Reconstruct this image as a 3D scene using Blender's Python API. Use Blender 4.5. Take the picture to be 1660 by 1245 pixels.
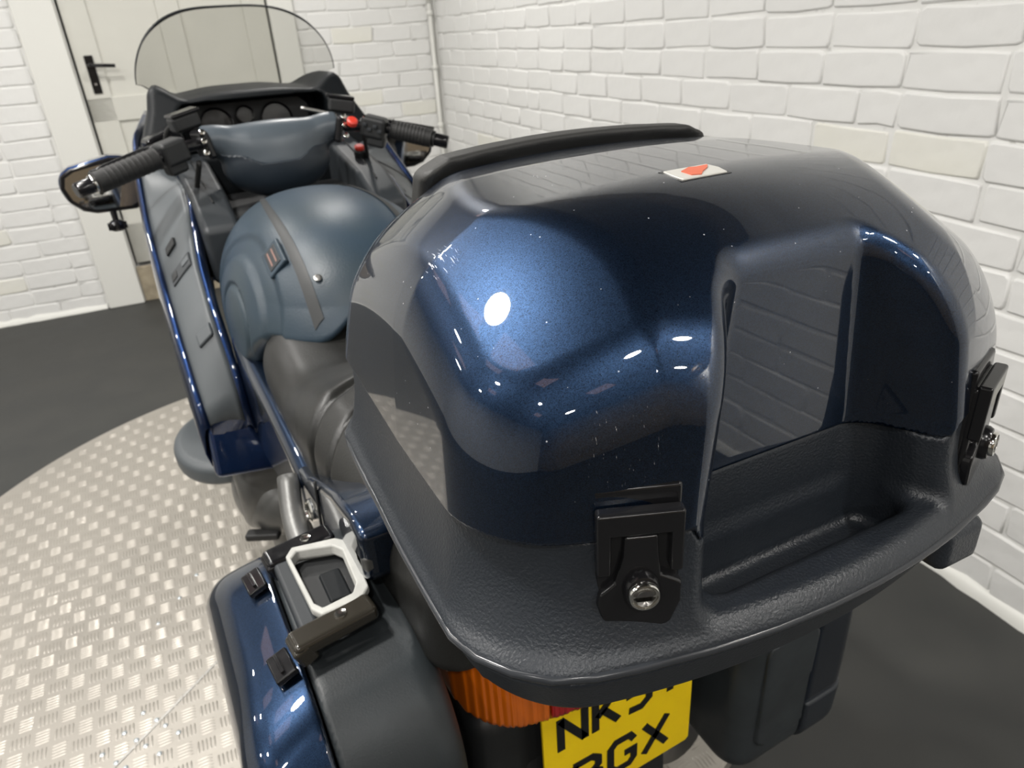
import bpy, math, random
import numpy as np
from mathutils import Vector, Matrix
random.seed(7); rng = np.random.RandomState(3)
for o in list(bpy.data.objects): bpy.data.objects.remove(o)
SC = bpy.context.scene; COL = SC.collection

# ------------------------------------------------------------------ camera
R = [[0.8741714, -0.2645426, 0.4072364], [-0.4818298, -0.3679606, 0.7952641], [-0.0605343, -0.8914158, -0.4491252]]
cam = bpy.data.cameras.new('camera'); camo = bpy.data.objects.new('camera', cam); COL.objects.link(camo)
cam.sensor_width = 36; cam.lens = 1150 / 1660 * 36; cam.clip_start = .02
xc = Vector((R[0][0], R[1][0], R[2][0])); yc = -Vector((R[0][1], R[1][1], R[2][1])); zc = -Vector((R[0][2], R[1][2], R[2][2]))
CAMP = Vector((-.35, 0, 1.30))
camo.matrix_world = Matrix(((xc.x, yc.x, zc.x, CAMP.x), (xc.y, yc.y, zc.y, CAMP.y), (xc.z, yc.z, zc.z, CAMP.z), (0, 0, 0, 1)))
cam.dof.use_dof = True; cam.dof.focus_distance = .46; cam.dof.aperture_fstop = 13.0
SC.camera = camo
# ------------------------------------------------------------------ world, light, exposure
SC.view_settings.view_transform = 'Standard'; SC.view_settings.look = 'None'; SC.view_settings.gamma = 1
SC.view_settings.use_curve_mapping = False; SC.view_settings.exposure = 0.0
W = bpy.data.worlds.new('room_dark'); SC.world = W; W.use_nodes = True
W.node_tree.nodes['Background'].inputs[0].default_value = (.5, .5, .5, 1); W.node_tree.nodes['Background'].inputs[1].default_value = .05
CEIL = 2.62
LAMP_POWER = 15.0
# (x, y, strength): recessed ceiling lamps of the showroom; each is a disc light in a white ring
LAMPS = [(-.85, .88, 2.2), (-.78, 1.75, 1.2), (-.78, 3.1, 1.2), (.52, 3.2, 1.2), (.72, -1.0, 1.2), (-.78, -.95, 1.0),
         (-2.1, .45, 1.2), (-2.1, 1.8, 1.2), (-2.1, 3.2, 1.2), (-2.1, -1.0, 1.0), (-3.3, 1.0, 1.0), (-3.3, 2.6, 1.0), (-.7, -2.3, 1.0), (-2.1, -2.4, .9), (.72, -2.3, .9)]
for i, (lx, ly, s) in enumerate(LAMPS):
    l = bpy.data.lights.new('ceiling_lamp_light', 'AREA'); l.shape = 'DISK'; l.size = .17 if i == 0 else .13; l.energy = LAMP_POWER * s; l.color = (1, .975, .93)
    o = bpy.data.objects.new('ceiling_lamp_light', l); COL.objects.link(o); o.location = (lx, ly, CEIL - .035)

# ------------------------------------------------------------------ materials
def nd(nt, t, **k):
    n = nt.nodes.new(t)
    for a, v in k.items():
        if a in n.inputs: n.inputs[a].default_value = v
        else: setattr(n, a, v)
    return n
def mat(name, col, rough=.5, metal=0., coat=0., coat_rough=.03, bump=0., bscale=200., bdetail=4., var=0., vscale=8., spec=.5, rvar=0., tint2=None, **extra):
    m = bpy.data.materials.new(name); m.use_nodes = True; nt = m.node_tree; b = nt.nodes['Principled BSDF']
    b.inputs['Base Color'].default_value = (*col, 1); b.inputs['Roughness'].default_value = rough; b.inputs['Metallic'].default_value = metal
    b.inputs['Coat Weight'].default_value = coat; b.inputs['Coat Roughness'].default_value = coat_rough; b.inputs['Specular IOR Level'].default_value = spec
    for k, v in extra.items(): b.inputs[k.replace('_', ' ')].default_value = v
    tc = nd(nt, 'ShaderNodeTexCoord')
    if var or rvar:
        n = nd(nt, 'ShaderNodeTexNoise', Scale=vscale, Detail=5.); nt.links.new(tc.outputs['Object'], n.inputs['Vector'])
        r = nd(nt, 'ShaderNodeMapRange'); r.inputs['From Min'].default_value = .3; r.inputs['From Max'].default_value = .7
        nt.links.new(n.outputs['Fac'], r.inputs['Value'])
        if var:
            mx = nd(nt, 'ShaderNodeMix', data_type='RGBA'); c2 = tint2 or tuple(c * (1 - var) for c in col)
            mx.inputs[6].default_value = (*col, 1); mx.inputs[7].default_value = (*c2, 1)
            nt.links.new(r.outputs[0], mx.inputs[0]); nt.links.new(mx.outputs[2], b.inputs['Base Color'])
        if rvar:
            r2 = nd(nt, 'ShaderNodeMapRange'); r2.inputs['From Min'].default_value = .3; r2.inputs['From Max'].default_value = .7
            r2.inputs['To Min'].default_value = rough - rvar; r2.inputs['To Max'].default_value = rough + rvar
            nt.links.new(n.outputs['Fac'], r2.inputs['Value']); nt.links.new(r2.outputs[0], b.inputs['Roughness'])
    if bump:
        n = nd(nt, 'ShaderNodeTexNoise', Scale=bscale, Detail=bdetail); nt.links.new(tc.outputs['Object'], n.inputs['Vector'])
        bp = nd(nt, 'ShaderNodeBump', Strength=bump, Distance=.001); nt.links.new(n.outputs['Fac'], bp.inputs['Height'])
        nt.links.new(bp.outputs[0], b.inputs['Normal'])
    return m
def paint(name, scratches=False, base=(.0095, .0215, .048)):
    m = mat(name, base, rough=.35, metal=.9, coat=1.0, coat_rough=.015, bump=.07, bscale=2600., bdetail=1.)
    nt = m.node_tree; b = nt.nodes['Principled BSDF']
    b.inputs['Coat IOR'].default_value = 1.62
    tc = [n for n in nt.nodes if n.type == 'TEX_COORD'][0]
    v = nd(nt, 'ShaderNodeTexVoronoi', Scale=1900.); nt.links.new(tc.outputs['Object'], v.inputs['Vector'])
    hs = nd(nt, 'ShaderNodeMapRange'); hs.inputs['To Min'].default_value = .6; hs.inputs['To Max'].default_value = 1.5
    sp = nd(nt, 'ShaderNodeSeparateColor'); nt.links.new(v.outputs['Color'], sp.inputs[0]); nt.links.new(sp.outputs[0], hs.inputs['Value'])
    mu = nd(nt, 'ShaderNodeVectorMath', operation='SCALE'); mu.inputs[0].default_value = base; nt.links.new(hs.outputs[0], mu.inputs['Scale'])
    nt.links.new(mu.outputs[0], b.inputs['Base Color'])
    if scratches:   # scuffs and dust specks that are in the paint itself
        def near(c, r):
            d = nd(nt, 'ShaderNodeVectorMath', operation='DISTANCE'); nt.links.new(tc.outputs['Object'], d.inputs[0]); d.inputs[1].default_value = c
            q = nd(nt, 'ShaderNodeMapRange'); q.inputs['From Min'].default_value = r; q.inputs['From Max'].default_value = r * .4; nt.links.new(d.outputs['Value'], q.inputs['Value']); return q.outputs[0]
        def scuff(c, r, rot, sc, th):
            mp = nd(nt, 'ShaderNodeMapping'); mp.inputs['Rotation'].default_value = rot; mp.inputs['Scale'].default_value = sc
            nt.links.new(tc.outputs['Object'], mp.inputs['Vector'])
            n = nd(nt, 'ShaderNodeTexNoise', Scale=1., Detail=3.); nt.links.new(mp.outputs[0], n.inputs['Vector'])
            q = nd(nt, 'ShaderNodeMapRange'); q.inputs['From Min'].default_value = th; q.inputs['From Max'].default_value = th + .05; nt.links.new(n.outputs['Fac'], q.inputs['Value'])
            mm = nd(nt, 'ShaderNodeMath', operation='MULTIPLY'); nt.links.new(q.outputs[0], mm.inputs[0]); nt.links.new(near(c, r), mm.inputs[1]); return mm.outputs[0]
        a = scuff((-.182, .405, 1.168), .015, (0, 0, .35), (1000, 110, 250), .60)
        c = scuff((-.139, .261, 1.0915), .03, (0, 0, .0), (1500, 500, 150), .70)
        s = nd(nt, 'ShaderNodeMath', operation='ADD'); nt.links.new(a, s.inputs[0]); nt.links.new(c, s.inputs[1])
        d1 = nd(nt, 'ShaderNodeTexVoronoi', Scale=75., feature='DISTANCE_TO_EDGE'); d1.feature = 'F1'
        nt.links.new(tc.outputs['Object'], d1.inputs['Vector'])
        q = nd(nt, 'ShaderNodeMapRange'); q.inputs['From Min'].default_value = .045; q.inputs['From Max'].default_value = .03; nt.links.new(d1.outputs['Distance'], q.inputs['Value'])
        s2 = nd(nt, 'ShaderNodeMath', operation='MULTIPLY_ADD'); s2.inputs[1].default_value = .5; nt.links.new(q.outputs[0], s2.inputs[0]); nt.links.new(s.outputs[0], s2.inputs[2])
        df = nd(nt, 'ShaderNodeBsdfDiffuse'); df.inputs[0].default_value = (.75, .78, .85, 1)
        ms = nd(nt, 'ShaderNodeMixShader'); cl = nd(nt, 'ShaderNodeClamp'); nt.links.new(s2.outputs[0], cl.inputs[0]); nt.links.new(cl.outputs[0], ms.inputs[0])
        nt.links.new(b.outputs[0], ms.inputs[1]); nt.links.new(df.outputs[0], ms.inputs[2]); nt.links.new(ms.outputs[0], nt.nodes['Material Output'].inputs[0])
    return m
M = {}
M['paint'] = paint('navy_metallic_paint'); M['lid'] = paint('navy_metallic_paint_scratched', True)
M['blue_fair'] = paint('fairing_blue_paint', base=(.009, .026, .085))
M['abs'] = mat('textured_charcoal_plastic', (.018, .022, .028), .37, bump=.55, bscale=480., bdetail=2., spec=.5)
M['panabs'] = mat('pannier_charcoal_plastic', (.030, .036, .040), .42, bump=.15, bscale=500., var=.35, vscale=14., rvar=.1)
M['gloss_black'] = mat('gloss_black_plastic', (.008, .008, .009), .18, spec=.5, rvar=.06, vscale=40.)
M['matt_black'] = mat('matt_black_plastic', (.012, .013, .014), .5, bump=.1)
M['soft_black'] = mat('backrest_vinyl', (.022, .022, .021), .55, bump=.25, bscale=600.)
M['rubber'] = mat('black_rubber', (.012, .012, .012), .6, bump=.2)
M['leather'] = mat('black_seat_vinyl', (.013, .013, .012), .42, bump=.35, bscale=380., rvar=.06, vscale=12.)
M['tank'] = mat('blue_tank_cover_vinyl', (.021, .041, .068), .42, bump=.3, bscale=300., var=.35, vscale=5., tint2=(.027, .043, .054))
M['strap'] = mat('grey_strap', (.018, .020, .021), .5)
M['grey'] = mat('grey_fairing_plastic', (.075, .085, .092), .45, bump=.1, bscale=400., var=.1)
M['greydark'] = mat('dark_grey_fairing_plastic', (.022, .026, .030), .48, bump=.1)
M['cockpit'] = mat('black_cockpit_plastic', (.005, .0065, .008), .5, spec=.22, bump=.1)
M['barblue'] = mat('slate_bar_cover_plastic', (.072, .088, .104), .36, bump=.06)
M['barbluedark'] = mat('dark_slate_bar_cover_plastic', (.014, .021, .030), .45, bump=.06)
M['chrome'] = mat('chrome', (.75, .74, .70), .12, 1.)
M['rivet'] = mat('rivet_zinc', (.55, .60, .63), .3, .6)
M['steel'] = mat('dull_steel', (.45, .44, .42), .35, 1., bump=.1)
M['bronze'] = mat('bronze_tinted_lacquer', (.035, .031, .024), .2, .2, coat=.6)
M['white_rail'] = mat('weathered_pale_plastic', (.50, .50, .47), .55, bump=.3, var=.2, vscale=40.)
M['engine'] = mat('silver_engine_lacquer', (.15, .15, .145), .4, .5, bump=.2, var=.4, vscale=15.)
M['mirror'] = mat('mirror_glass', (.8, .8, .8), .02, 1.)
M['red'] = mat('red_plastic', (.65, .05, .03), .35)
M['amber'] = mat('amber_lens', (.62, .13, .004), .15, coat=.5)
M['redlens'] = mat('red_lens', (.35, .01, .01), .15, coat=.5)
M['plate'] = mat('yellow_plate', (.86, .60, .003), .35, var=.06, vscale=20.)
M['ink'] = mat('black_lettering', (.006, .006, .006), .35)
M['badge'] = mat('silver_badge', (.62, .61, .57), .3, .3)
M['badgered'] = mat('faded_red_badge', (.56, .13, .07), .45)
M['labelthread'] = mat('label_thread', (.22, .13, .11), .7)
M['alu'] = mat('tread_plate_aluminium', (.47, .44, .395), .40, .6, bump=.12, bscale=90., var=.14, vscale=6., rvar=.07)
M['aluedge'] = mat('aluminium_edge', (.45, .43, .40), .4, .8)
M['door'] = mat('white_door_gloss', (.66, .655, .60), .35, bump=.05, var=.04)
M['frame'] = mat('white_frame_gloss', (.78, .78, .74), .4, bump=.1, bscale=30.)
M['tan'] = mat('bare_timber_sill', (.42, .36, .26), .7, var=.4, vscale=20., bump=.3)
M['ceil'] = mat('dark_timber_ceiling', (.030, .023, .018), .7, var=.55, vscale=3., bump=.3, bscale=20.)
M['trimwood'] = mat('brown_timber_trim', (.20, .15, .10), .6, var=.3, vscale=6., bump=.2)
M['cpanel'] = mat('dim_pink_light_panel', (.70, .50, .48), .8, bump=.1, Emission_Color=(.85, .55, .55, 1), Emission_Strength=.9)
M['lampring'] = mat('lamp_ring', (.8, .8, .8), .4)
M['brownwall'] = mat('brown_boarded_wall', (.27, .21, .14), .7, var=.4, vscale=2., bump=.3, bscale=30.)
M['floor'] = mat('dark_rubber_floor', (.030, .031, .030), .62, bump=.5, bscale=260., var=.35, vscale=5., rvar=.08, tint2=(.045, .045, .042))
def wallmat(name, c, c2):
    m = mat(name, c, .62, bump=.0, var=1., vscale=3.2, tint2=c2, spec=.35); nt = m.node_tree; b = nt.nodes['Principled BSDF']
    tc = [n for n in nt.nodes if n.type == 'TEX_COORD'][0]
    n1 = nd(nt, 'ShaderNodeTexNoise', Scale=26., Detail=7.); n2 = nd(nt, 'ShaderNodeTexNoise', Scale=7., Detail=2.)
    for n in (n1, n2): nt.links.new(tc.outputs['Object'], n.inputs['Vector'])
    ad = nd(nt, 'ShaderNodeMath', operation='MULTIPLY_ADD'); ad.inputs[1].default_value = .55; nt.links.new(n1.outputs['Fac'], ad.inputs[0]); nt.links.new(n2.outputs['Fac'], ad.inputs[2])
    bp = nd(nt, 'ShaderNodeBump', Strength=.7, Distance=.005); nt.links.new(ad.outputs[0], bp.inputs['Height']); nt.links.new(bp.outputs[0], b.inputs['Normal'])
    return m
def cracks(m):
    nt = m.node_tree; b = nt.nodes['Principled BSDF']; tc = [n for n in nt.nodes if n.type == 'TEX_COORD'][0]
    n = nd(nt, 'ShaderNodeTexNoise', Scale=9., Detail=6., Roughness=.7); nt.links.new(tc.outputs['Object'], n.inputs['Vector'])
    q = nd(nt, 'ShaderNodeMapRange'); q.inputs['From Min'].default_value = .63; q.inputs['From Max'].default_value = .74; nt.links.new(n.outputs['Fac'], q.inputs['Value'])
    src = b.inputs['Base Color'].links[0].from_socket; mx_ = nd(nt, 'ShaderNodeMix', data_type='RGBA'); mx_.inputs[7].default_value = (.30, .29, .27, 1)
    nt.links.new(q.outputs[0], mx_.inputs[0]); nt.links.new(src, mx_.inputs[6]); nt.links.new(mx_.outputs[2], b.inputs['Base Color'])
M['brick'] = wallmat('white_painted_brick', (.80, .80, .785), (.765, .765, .75))
M['brickstain'] = wallmat('yellowed_painted_brick', (.79, .785, .74), (.77, .76, .68))
M['mortar'] = wallmat('white_painted_mortar', (.80, .80, .78), (.76, .76, .74))
cracks(M['mortar'])
def glass_tint():
    m = bpy.data.materials.new('smoked_screen_plastic'); m.use_nodes = True; nt = m.node_tree; b = nt.nodes['Principled BSDF']
    b.inputs['Base Color'].default_value = (.78, .78, .77, 1); b.inputs['Roughness'].default_value = .06; b.inputs['Transmission Weight'].default_value = 1.; b.inputs['IOR'].default_value = 1.15
    tr = nd(nt, 'ShaderNodeBsdfTransparent'); tr.inputs[0].default_value = (.865, .865, .855, 1)
    gl = nd(nt, 'ShaderNodeBsdfGlossy'); gl.inputs['Roughness'].default_value = .08
    fr = nd(nt, 'ShaderNodeFresnel'); fr.inputs[0].default_value = 1.22
    ms = nd(nt, 'ShaderNodeMixShader'); nt.links.new(fr.outputs[0], ms.inputs[0]); nt.links.new(tr.outputs[0], ms.inputs[1]); nt.links.new(gl.outputs[0], ms.inputs[2])
    nt.links.new(ms.outputs[0], nt.nodes['Material Output'].inputs[0]); return m
M['screen'] = glass_tint()
e = bpy.data.materials.new('lamp_glow'); e.use_nodes = True; e.node_tree.nodes['Principled BSDF'].inputs['Emission Color'].default_value = (1, .95, .85, 1)
e.node_tree.nodes['Principled BSDF'].inputs['Emission Strength'].default_value = 12.; M['lampglow'] = e

# ------------------------------------------------------------------ helpers
def tag(o, label=None, cat=None, group=None, kind=None):
    if label: o['label'] = label
    if cat: o['category'] = cat
    if group: o['group'] = group
    if kind: o['kind'] = kind
    return o
def empty(name, loc=(0, 0, 0)):
    o = bpy.data.objects.new(name, None); COL.objects.link(o); o.location = loc; o.empty_display_size = .05; return o
def link(name, me, m, parent=None, smooth=False):
    if m is not None: me.materials.append(m)
    if smooth: me.polygons.foreach_set('use_smooth', [True] * len(me.polygons))
    o = bpy.data.objects.new(name, me); COL.objects.link(o)
    if parent is not None:
        o.parent = parent
        w = Vector(parent.location) if parent.parent is None else Vector(parent.parent.location)
        if parent.parent is None: o.matrix_parent_inverse = Matrix.Translation(-w)
        else: o.matrix_parent_inverse = Matrix.Identity(4)
    return o
def mk(name, vs, fs, m, parent=None, smooth=False, loc=None):
    me = bpy.data.meshes.new(name); me.from_pydata([tuple(v) for v in vs], [], fs); me.update()
    o = link(name, me, m, parent, smooth)
    if loc is not None: o.location = loc
    return o
def bevel(o, w, seg=2, harden=True):
    b = o.modifiers.new('bevel', 'BEVEL'); b.width = w; b.segments = seg; b.limit_method = 'ANGLE'; b.angle_limit = math.radians(28)
    o.data.polygons.foreach_set('use_smooth', [True] * len(o.data.polygons))
    if harden: b.harden_normals = True
    return o
def box(name, c, s, m, parent=None, rot=None, bev=0., seg=2, kind=None):
    x, y, z = [q / 2 for q in s]; vs = [Vector((i * x, j * y, k * z)) for i in (-1, 1) for j in (-1, 1) for k in (-1, 1)]
    if rot is not None:
        from mathutils import Euler
        rm = Euler(rot).to_matrix() if not isinstance(rot, Matrix) else rot
        vs = [rm @ v for v in vs]
    vs = [v + Vector(c) for v in vs]
    fs = [(0, 1, 3, 2), (4, 6, 7, 5), (0, 4, 5, 1), (2, 3, 7, 6), (0, 2, 6, 4), (1, 5, 7, 3)]
    o = mk(name, vs, fs, m, parent)
    if bev: bevel(o, bev, seg)
    if kind: o['kind'] = kind
    return o
def prism(name, poly, axis, a, b, m, parent=None, bev=0., seg=2):
    """polygon (2-D, the two axes other than axis in order) extruded along axis from a to b"""
    def P(u, v, w):
        return {'x': (w, u, v), 'y': (u, w, v), 'z': (u, v, w)}[axis]
    n = len(poly); vs = [P(u, v, a) for u, v in poly] + [P(u, v, b) for u, v in poly]
    fs = [tuple(range(n)), tuple(range(2 * n - 1, n - 1, -1))] + [(i, i + n, (i + 1) % n + n, (i + 1) % n) for i in range(n)]
    o = mk(name, vs, fs, m, parent)
    import bmesh
    bm = bmesh.new(); bm.from_mesh(o.data); bmesh.ops.recalc_face_normals(bm, faces=bm.faces); bm.to_mesh(o.data); bm.free()
    if bev: bevel(o, bev, seg)
    return o
def spline(pts, n):
    P = [Vector(p) for p in pts]; out = []
    P = [2 * P[0] - P[1]] + P + [2 * P[-1] - P[-2]]
    for i in range(1, len(P) - 2):
        for k in range(n):
            t = k / n; a, b, c, d = P[i - 1:i + 3]
            out.append(.5 * ((2 * b) + (c - a) * t + (2 * a - 5 * b + 4 * c - d) * t * t + (3 * b - a - 3 * c + d) * t ** 3))
    out.append(P[-2]); return out
def tube(name, pts, r, m, parent=None, n=12, sub=6, closed=False, caps=True, flat=1.):
    P = spline(pts, sub) if sub > 1 and not closed else [Vector(p) for p in pts]
    if closed:
        Q = pts + pts[:3]; P = spline([pts[-1]] + Q[:len(pts) + 1], sub)[sub:-1]
    rr = r if callable(r) else (lambda t: r)
    vs = []; fs = []; L = len(P); up = Vector((0, 0, 1)); prev = None
    for i, p in enumerate(P):
        t = (P[(i + 1) % L] - P[i - 1]) if closed else (P[min(i + 1, L - 1)] - P[max(i - 1, 0)])
        t.normalize(); a = prev if prev is not None else (up if abs(t.z) < .9 else Vector((1, 0, 0)))
        a = (a - t * a.dot(t)).normalized(); prev = a; b = t.cross(a); q = rr(i / max(L - 1, 1))
        for k in range(n):
            an = 2 * math.pi * k / n; vs.append(p + a * math.cos(an) * q * flat + b * math.sin(an) * q)
    for i in range(L if closed else L - 1):
        j = (i + 1) % L
        for k in range(n): fs.append((i * n + k, i * n + (k + 1) % n, j * n + (k + 1) % n, j * n + k))
    if caps and not closed: fs += [tuple(range(n - 1, -1, -1)), tuple(range((L - 1) * n, L * n))]
    o = mk(name, vs, fs, m, parent, True)
    return o
def lathe(name, prof, c, d, m, parent=None, n=24, smooth=True):
    """profile (radius, distance along d) revolved about the axis d through c"""
    d = Vector(d).normalized(); a = d.orthogonal().normalized(); b = d.cross(a); c = Vector(c); vs = []; fs = []
    for r, h in prof:
        for k in range(n):
            an = 2 * math.pi * k / n; vs.append(c + d * h + (a * math.cos(an) + b * math.sin(an)) * r)
    for i in range(len(prof) - 1):
        for k in range(n): fs.append((i * n + k, i * n + (k + 1) % n, (i + 1) * n + (k + 1) % n, (i + 1) * n + k))
    fs += [tuple(range(n - 1, -1, -1)), tuple(range((len(prof) - 1) * n, len(prof) * n))]
    o = mk(name, vs, fs, m, parent, smooth)
    if smooth:
        o.data.polygons.foreach_set('use_smooth', [len(p.vertices) == 4 for p in o.data.polygons])
        mod = o.modifiers.new('es', 'EDGE_SPLIT'); mod.split_angle = math.radians(35)
    return o
# --- implicit surfaces: f < 0 inside; surface nets, then projection onto the surface
mx = np.maximum; mn = np.minimum
def rmax(a, b, r): return mn(mx(a, b), -r) + np.sqrt(mx(a + r, 0) ** 2 + mx(b + r, 0) ** 2)
def rmin(a, b, r): return -rmax(-a, -b, r)
def sm(t): t = np.clip(t, 0, 1); return t * t * (3 - 2 * t)
def nets(name, f, lo, hi, h, m, parent=None, proj=5, eps=.3):
    ax = [np.arange(lo[i], hi[i] + h, h) for i in range(3)]
    X, Y, Z = np.meshgrid(*ax, indexing='ij'); V = f(X, Y, Z); nx, ny, nz = V.shape
    I = V < 0; c = np.zeros((nx - 1, ny - 1, nz - 1), int)
    for a in (0, 1):
        for b in (0, 1):
            for d in (0, 1): c += I[a:nx - 1 + a, b:ny - 1 + b, d:nz - 1 + d]
    act = (c > 0) & (c < 8); idx = -np.ones(act.shape, int); cell = np.argwhere(act); idx[act] = np.arange(len(cell))
    acc = np.zeros((len(cell), 3)); cnt = np.zeros(len(cell))
    co = [(a, b, d) for a in (0, 1) for b in (0, 1) for d in (0, 1)]
    for p in co:
        for k in range(3):
            if p[k]: continue
            q = list(p); q[k] = 1
            v0 = V[tuple((cell + p).T)]; v1 = V[tuple((cell + q).T)]; cr = (v0 < 0) != (v1 < 0)
            t = np.where(cr, v0 / np.where(cr, v0 - v1, 1), 0); pt = np.tile(np.array(p, float), (len(cell), 1)); pt[:, k] += t
            acc[cr] += pt[cr]; cnt[cr] += 1
    P = (cell + acc / cnt[:, None]) * h + np.array([a[0] for a in ax])
    def grad(P):
        e = h * eps; g = np.empty_like(P)
        for k in range(3):
            d = np.zeros(3); d[k] = e; g[:, k] = (f(*(P + d).T) - f(*(P - d).T)) / (2 * e)
        return g
    for _ in range(proj):
        g = grad(P); s = f(*P.T) / mx((g ** 2).sum(1), 1e-4); st = g * s[:, None]; L = np.sqrt((st ** 2).sum(1)); k = mn(1, h * .5 / mx(L, 1e-9)); P = P - st * k[:, None]
    F = []
    for k in range(3):
        sl0 = [slice(None)] * 3; sl1 = [slice(None)] * 3; sl0[k] = slice(0, -1); sl1[k] = slice(1, None)
        s0 = I[tuple(sl0)]; s1 = I[tuple(sl1)]; e = np.argwhere(s0 != s1); u, w = [q for q in range(3) if q != k]
        ok = (e[:, u] > 0) & (e[:, w] > 0) & (e[:, u] < act.shape[u]) & (e[:, w] < act.shape[w]); e = e[ok]; ins = s0[tuple(e.T)]
        def at(du, dw): q = e.copy(); q[:, u] -= du; q[:, w] -= dw; return idx[tuple(q.T)]
        q = np.stack([at(1, 1), at(0, 1), at(0, 0), at(1, 0)], 1)
        flip = ins if k != 1 else ~ins
        q[~flip] = q[~flip][:, ::-1]; F.append(q)
    F = np.concatenate(F); F = F[(F >= 0).all(1)]
    me = bpy.data.meshes.new(name); me.vertices.add(len(P)); me.vertices.foreach_set('co', P.astype(np.float32).ravel())
    me.loops.add(F.size); me.loops.foreach_set('vertex_index', F.astype(np.int32).ravel()); me.polygons.add(len(F))
    me.polygons.foreach_set('loop_start', np.arange(0, F.size, 4, dtype=np.int32)); me.update(calc_edges=True)
    me.polygons.foreach_set('use_smooth', [True] * len(F))
    g = grad(P); g /= mx(np.sqrt((g ** 2).sum(1)), 1e-9)[:, None]
    me.normals_split_custom_set_from_vertices(g.tolist())
    return link(name, me, m, parent)
def solve(f, p, d, t0=0., t1=.5, n=400):
    """first surface crossing from outside along p + t d"""
    p = np.array(p, float); d = np.array(d, float); t = np.linspace(t0, t1, n); q = p[None] + t[:, None] * d
    v = f(*q.T); i = np.argmax(v < 0)
    if i == 0: return Vector(p)
    a = t[i - 1] + (t[i] - t[i - 1]) * v[i - 1] / (v[i - 1] - v[i]); return Vector(p + a * d)

# ------------------------------------------------------------------ the setting
DR = Vector((.08868, .99606, 0)); NR = Vector((-.99606, .08868, 0))     # right wall: along, into the room
DB = Vector((.99696, -.07788, 0)); NB = Vector((-.07788, -.99696, 0))   # back wall
CORNER = Vector((1.540, 4.358, 0))
def wallpt(o, d, n, u, z, w=0.): return o + d * u + n * w + Vector((0, 0, z))
def wall_slab(name, o, d, n, u0, u1, z0, z1, th, m):
    vs = [wallpt(o, d, n, u, z, w) for w in (-th, 0) for u in (u0, u1) for z in (z0, z1)]
    return mk(name, vs, [(0, 1, 3, 2), (4, 6, 7, 5), (0, 4, 5, 1), (2, 3, 7, 6), (0, 2, 6, 4), (1, 5, 7, 3)], m)
def brick_mesh(L, H, r, dep=.0065):
    """irregular painted brick face: outline of 12 points, rounded front"""
    out = []
    for (u, v) in [(-1, -.84), (-1, .84), (-.965, 1), (0, 1), (.965, 1), (1, .84), (1, -.84), (.965, -1), (0, -1), (-.965, -1)]:
        out.append((u * L / 2 + r.uniform(-.005, .005), v * H / 2 + r.uniform(-.0035, .0035)))
    vs = []; n = 10; dz = [r.uniform(-.0022, .0022) for _ in range(4)]
    for (u, v) in out: vs.append((u * 1.01, v * 1.03, -.001))
    for (u, v) in out: vs.append((u * .996, v * .985, dep * .62 + r.uniform(-.0008, .0008)))
    for (u, v) in out: vs.append((u * .966, v * .895, dep + dz[0] * u / L + dz[1] * v / H))
    fs = []
    for k in range(2):
        for i in range(n): fs.append((k * n + i, k * n + n + i, k * n + n + (i + 1) % n, k * n + (i + 1) % n))
    fs.append(tuple(2 * n + i for i in range(n))[::-1])
    me = bpy.data.meshes.new('brick'); me.from_pydata(vs, [], fs); me.update(); me.polygons.foreach_set('use_smooth', [True] * (len(fs) - 1) + [False])
    return me
PIT, ROW = .236, .0845
def proj(p):
    v = Vector(p) - CAMP; w = v.dot(-zc)
    if w < .05: return None
    return 830 + 1150 * v.dot(xc) / w, 622.5 - 1150 * v.dot(yc) / w, w
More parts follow.
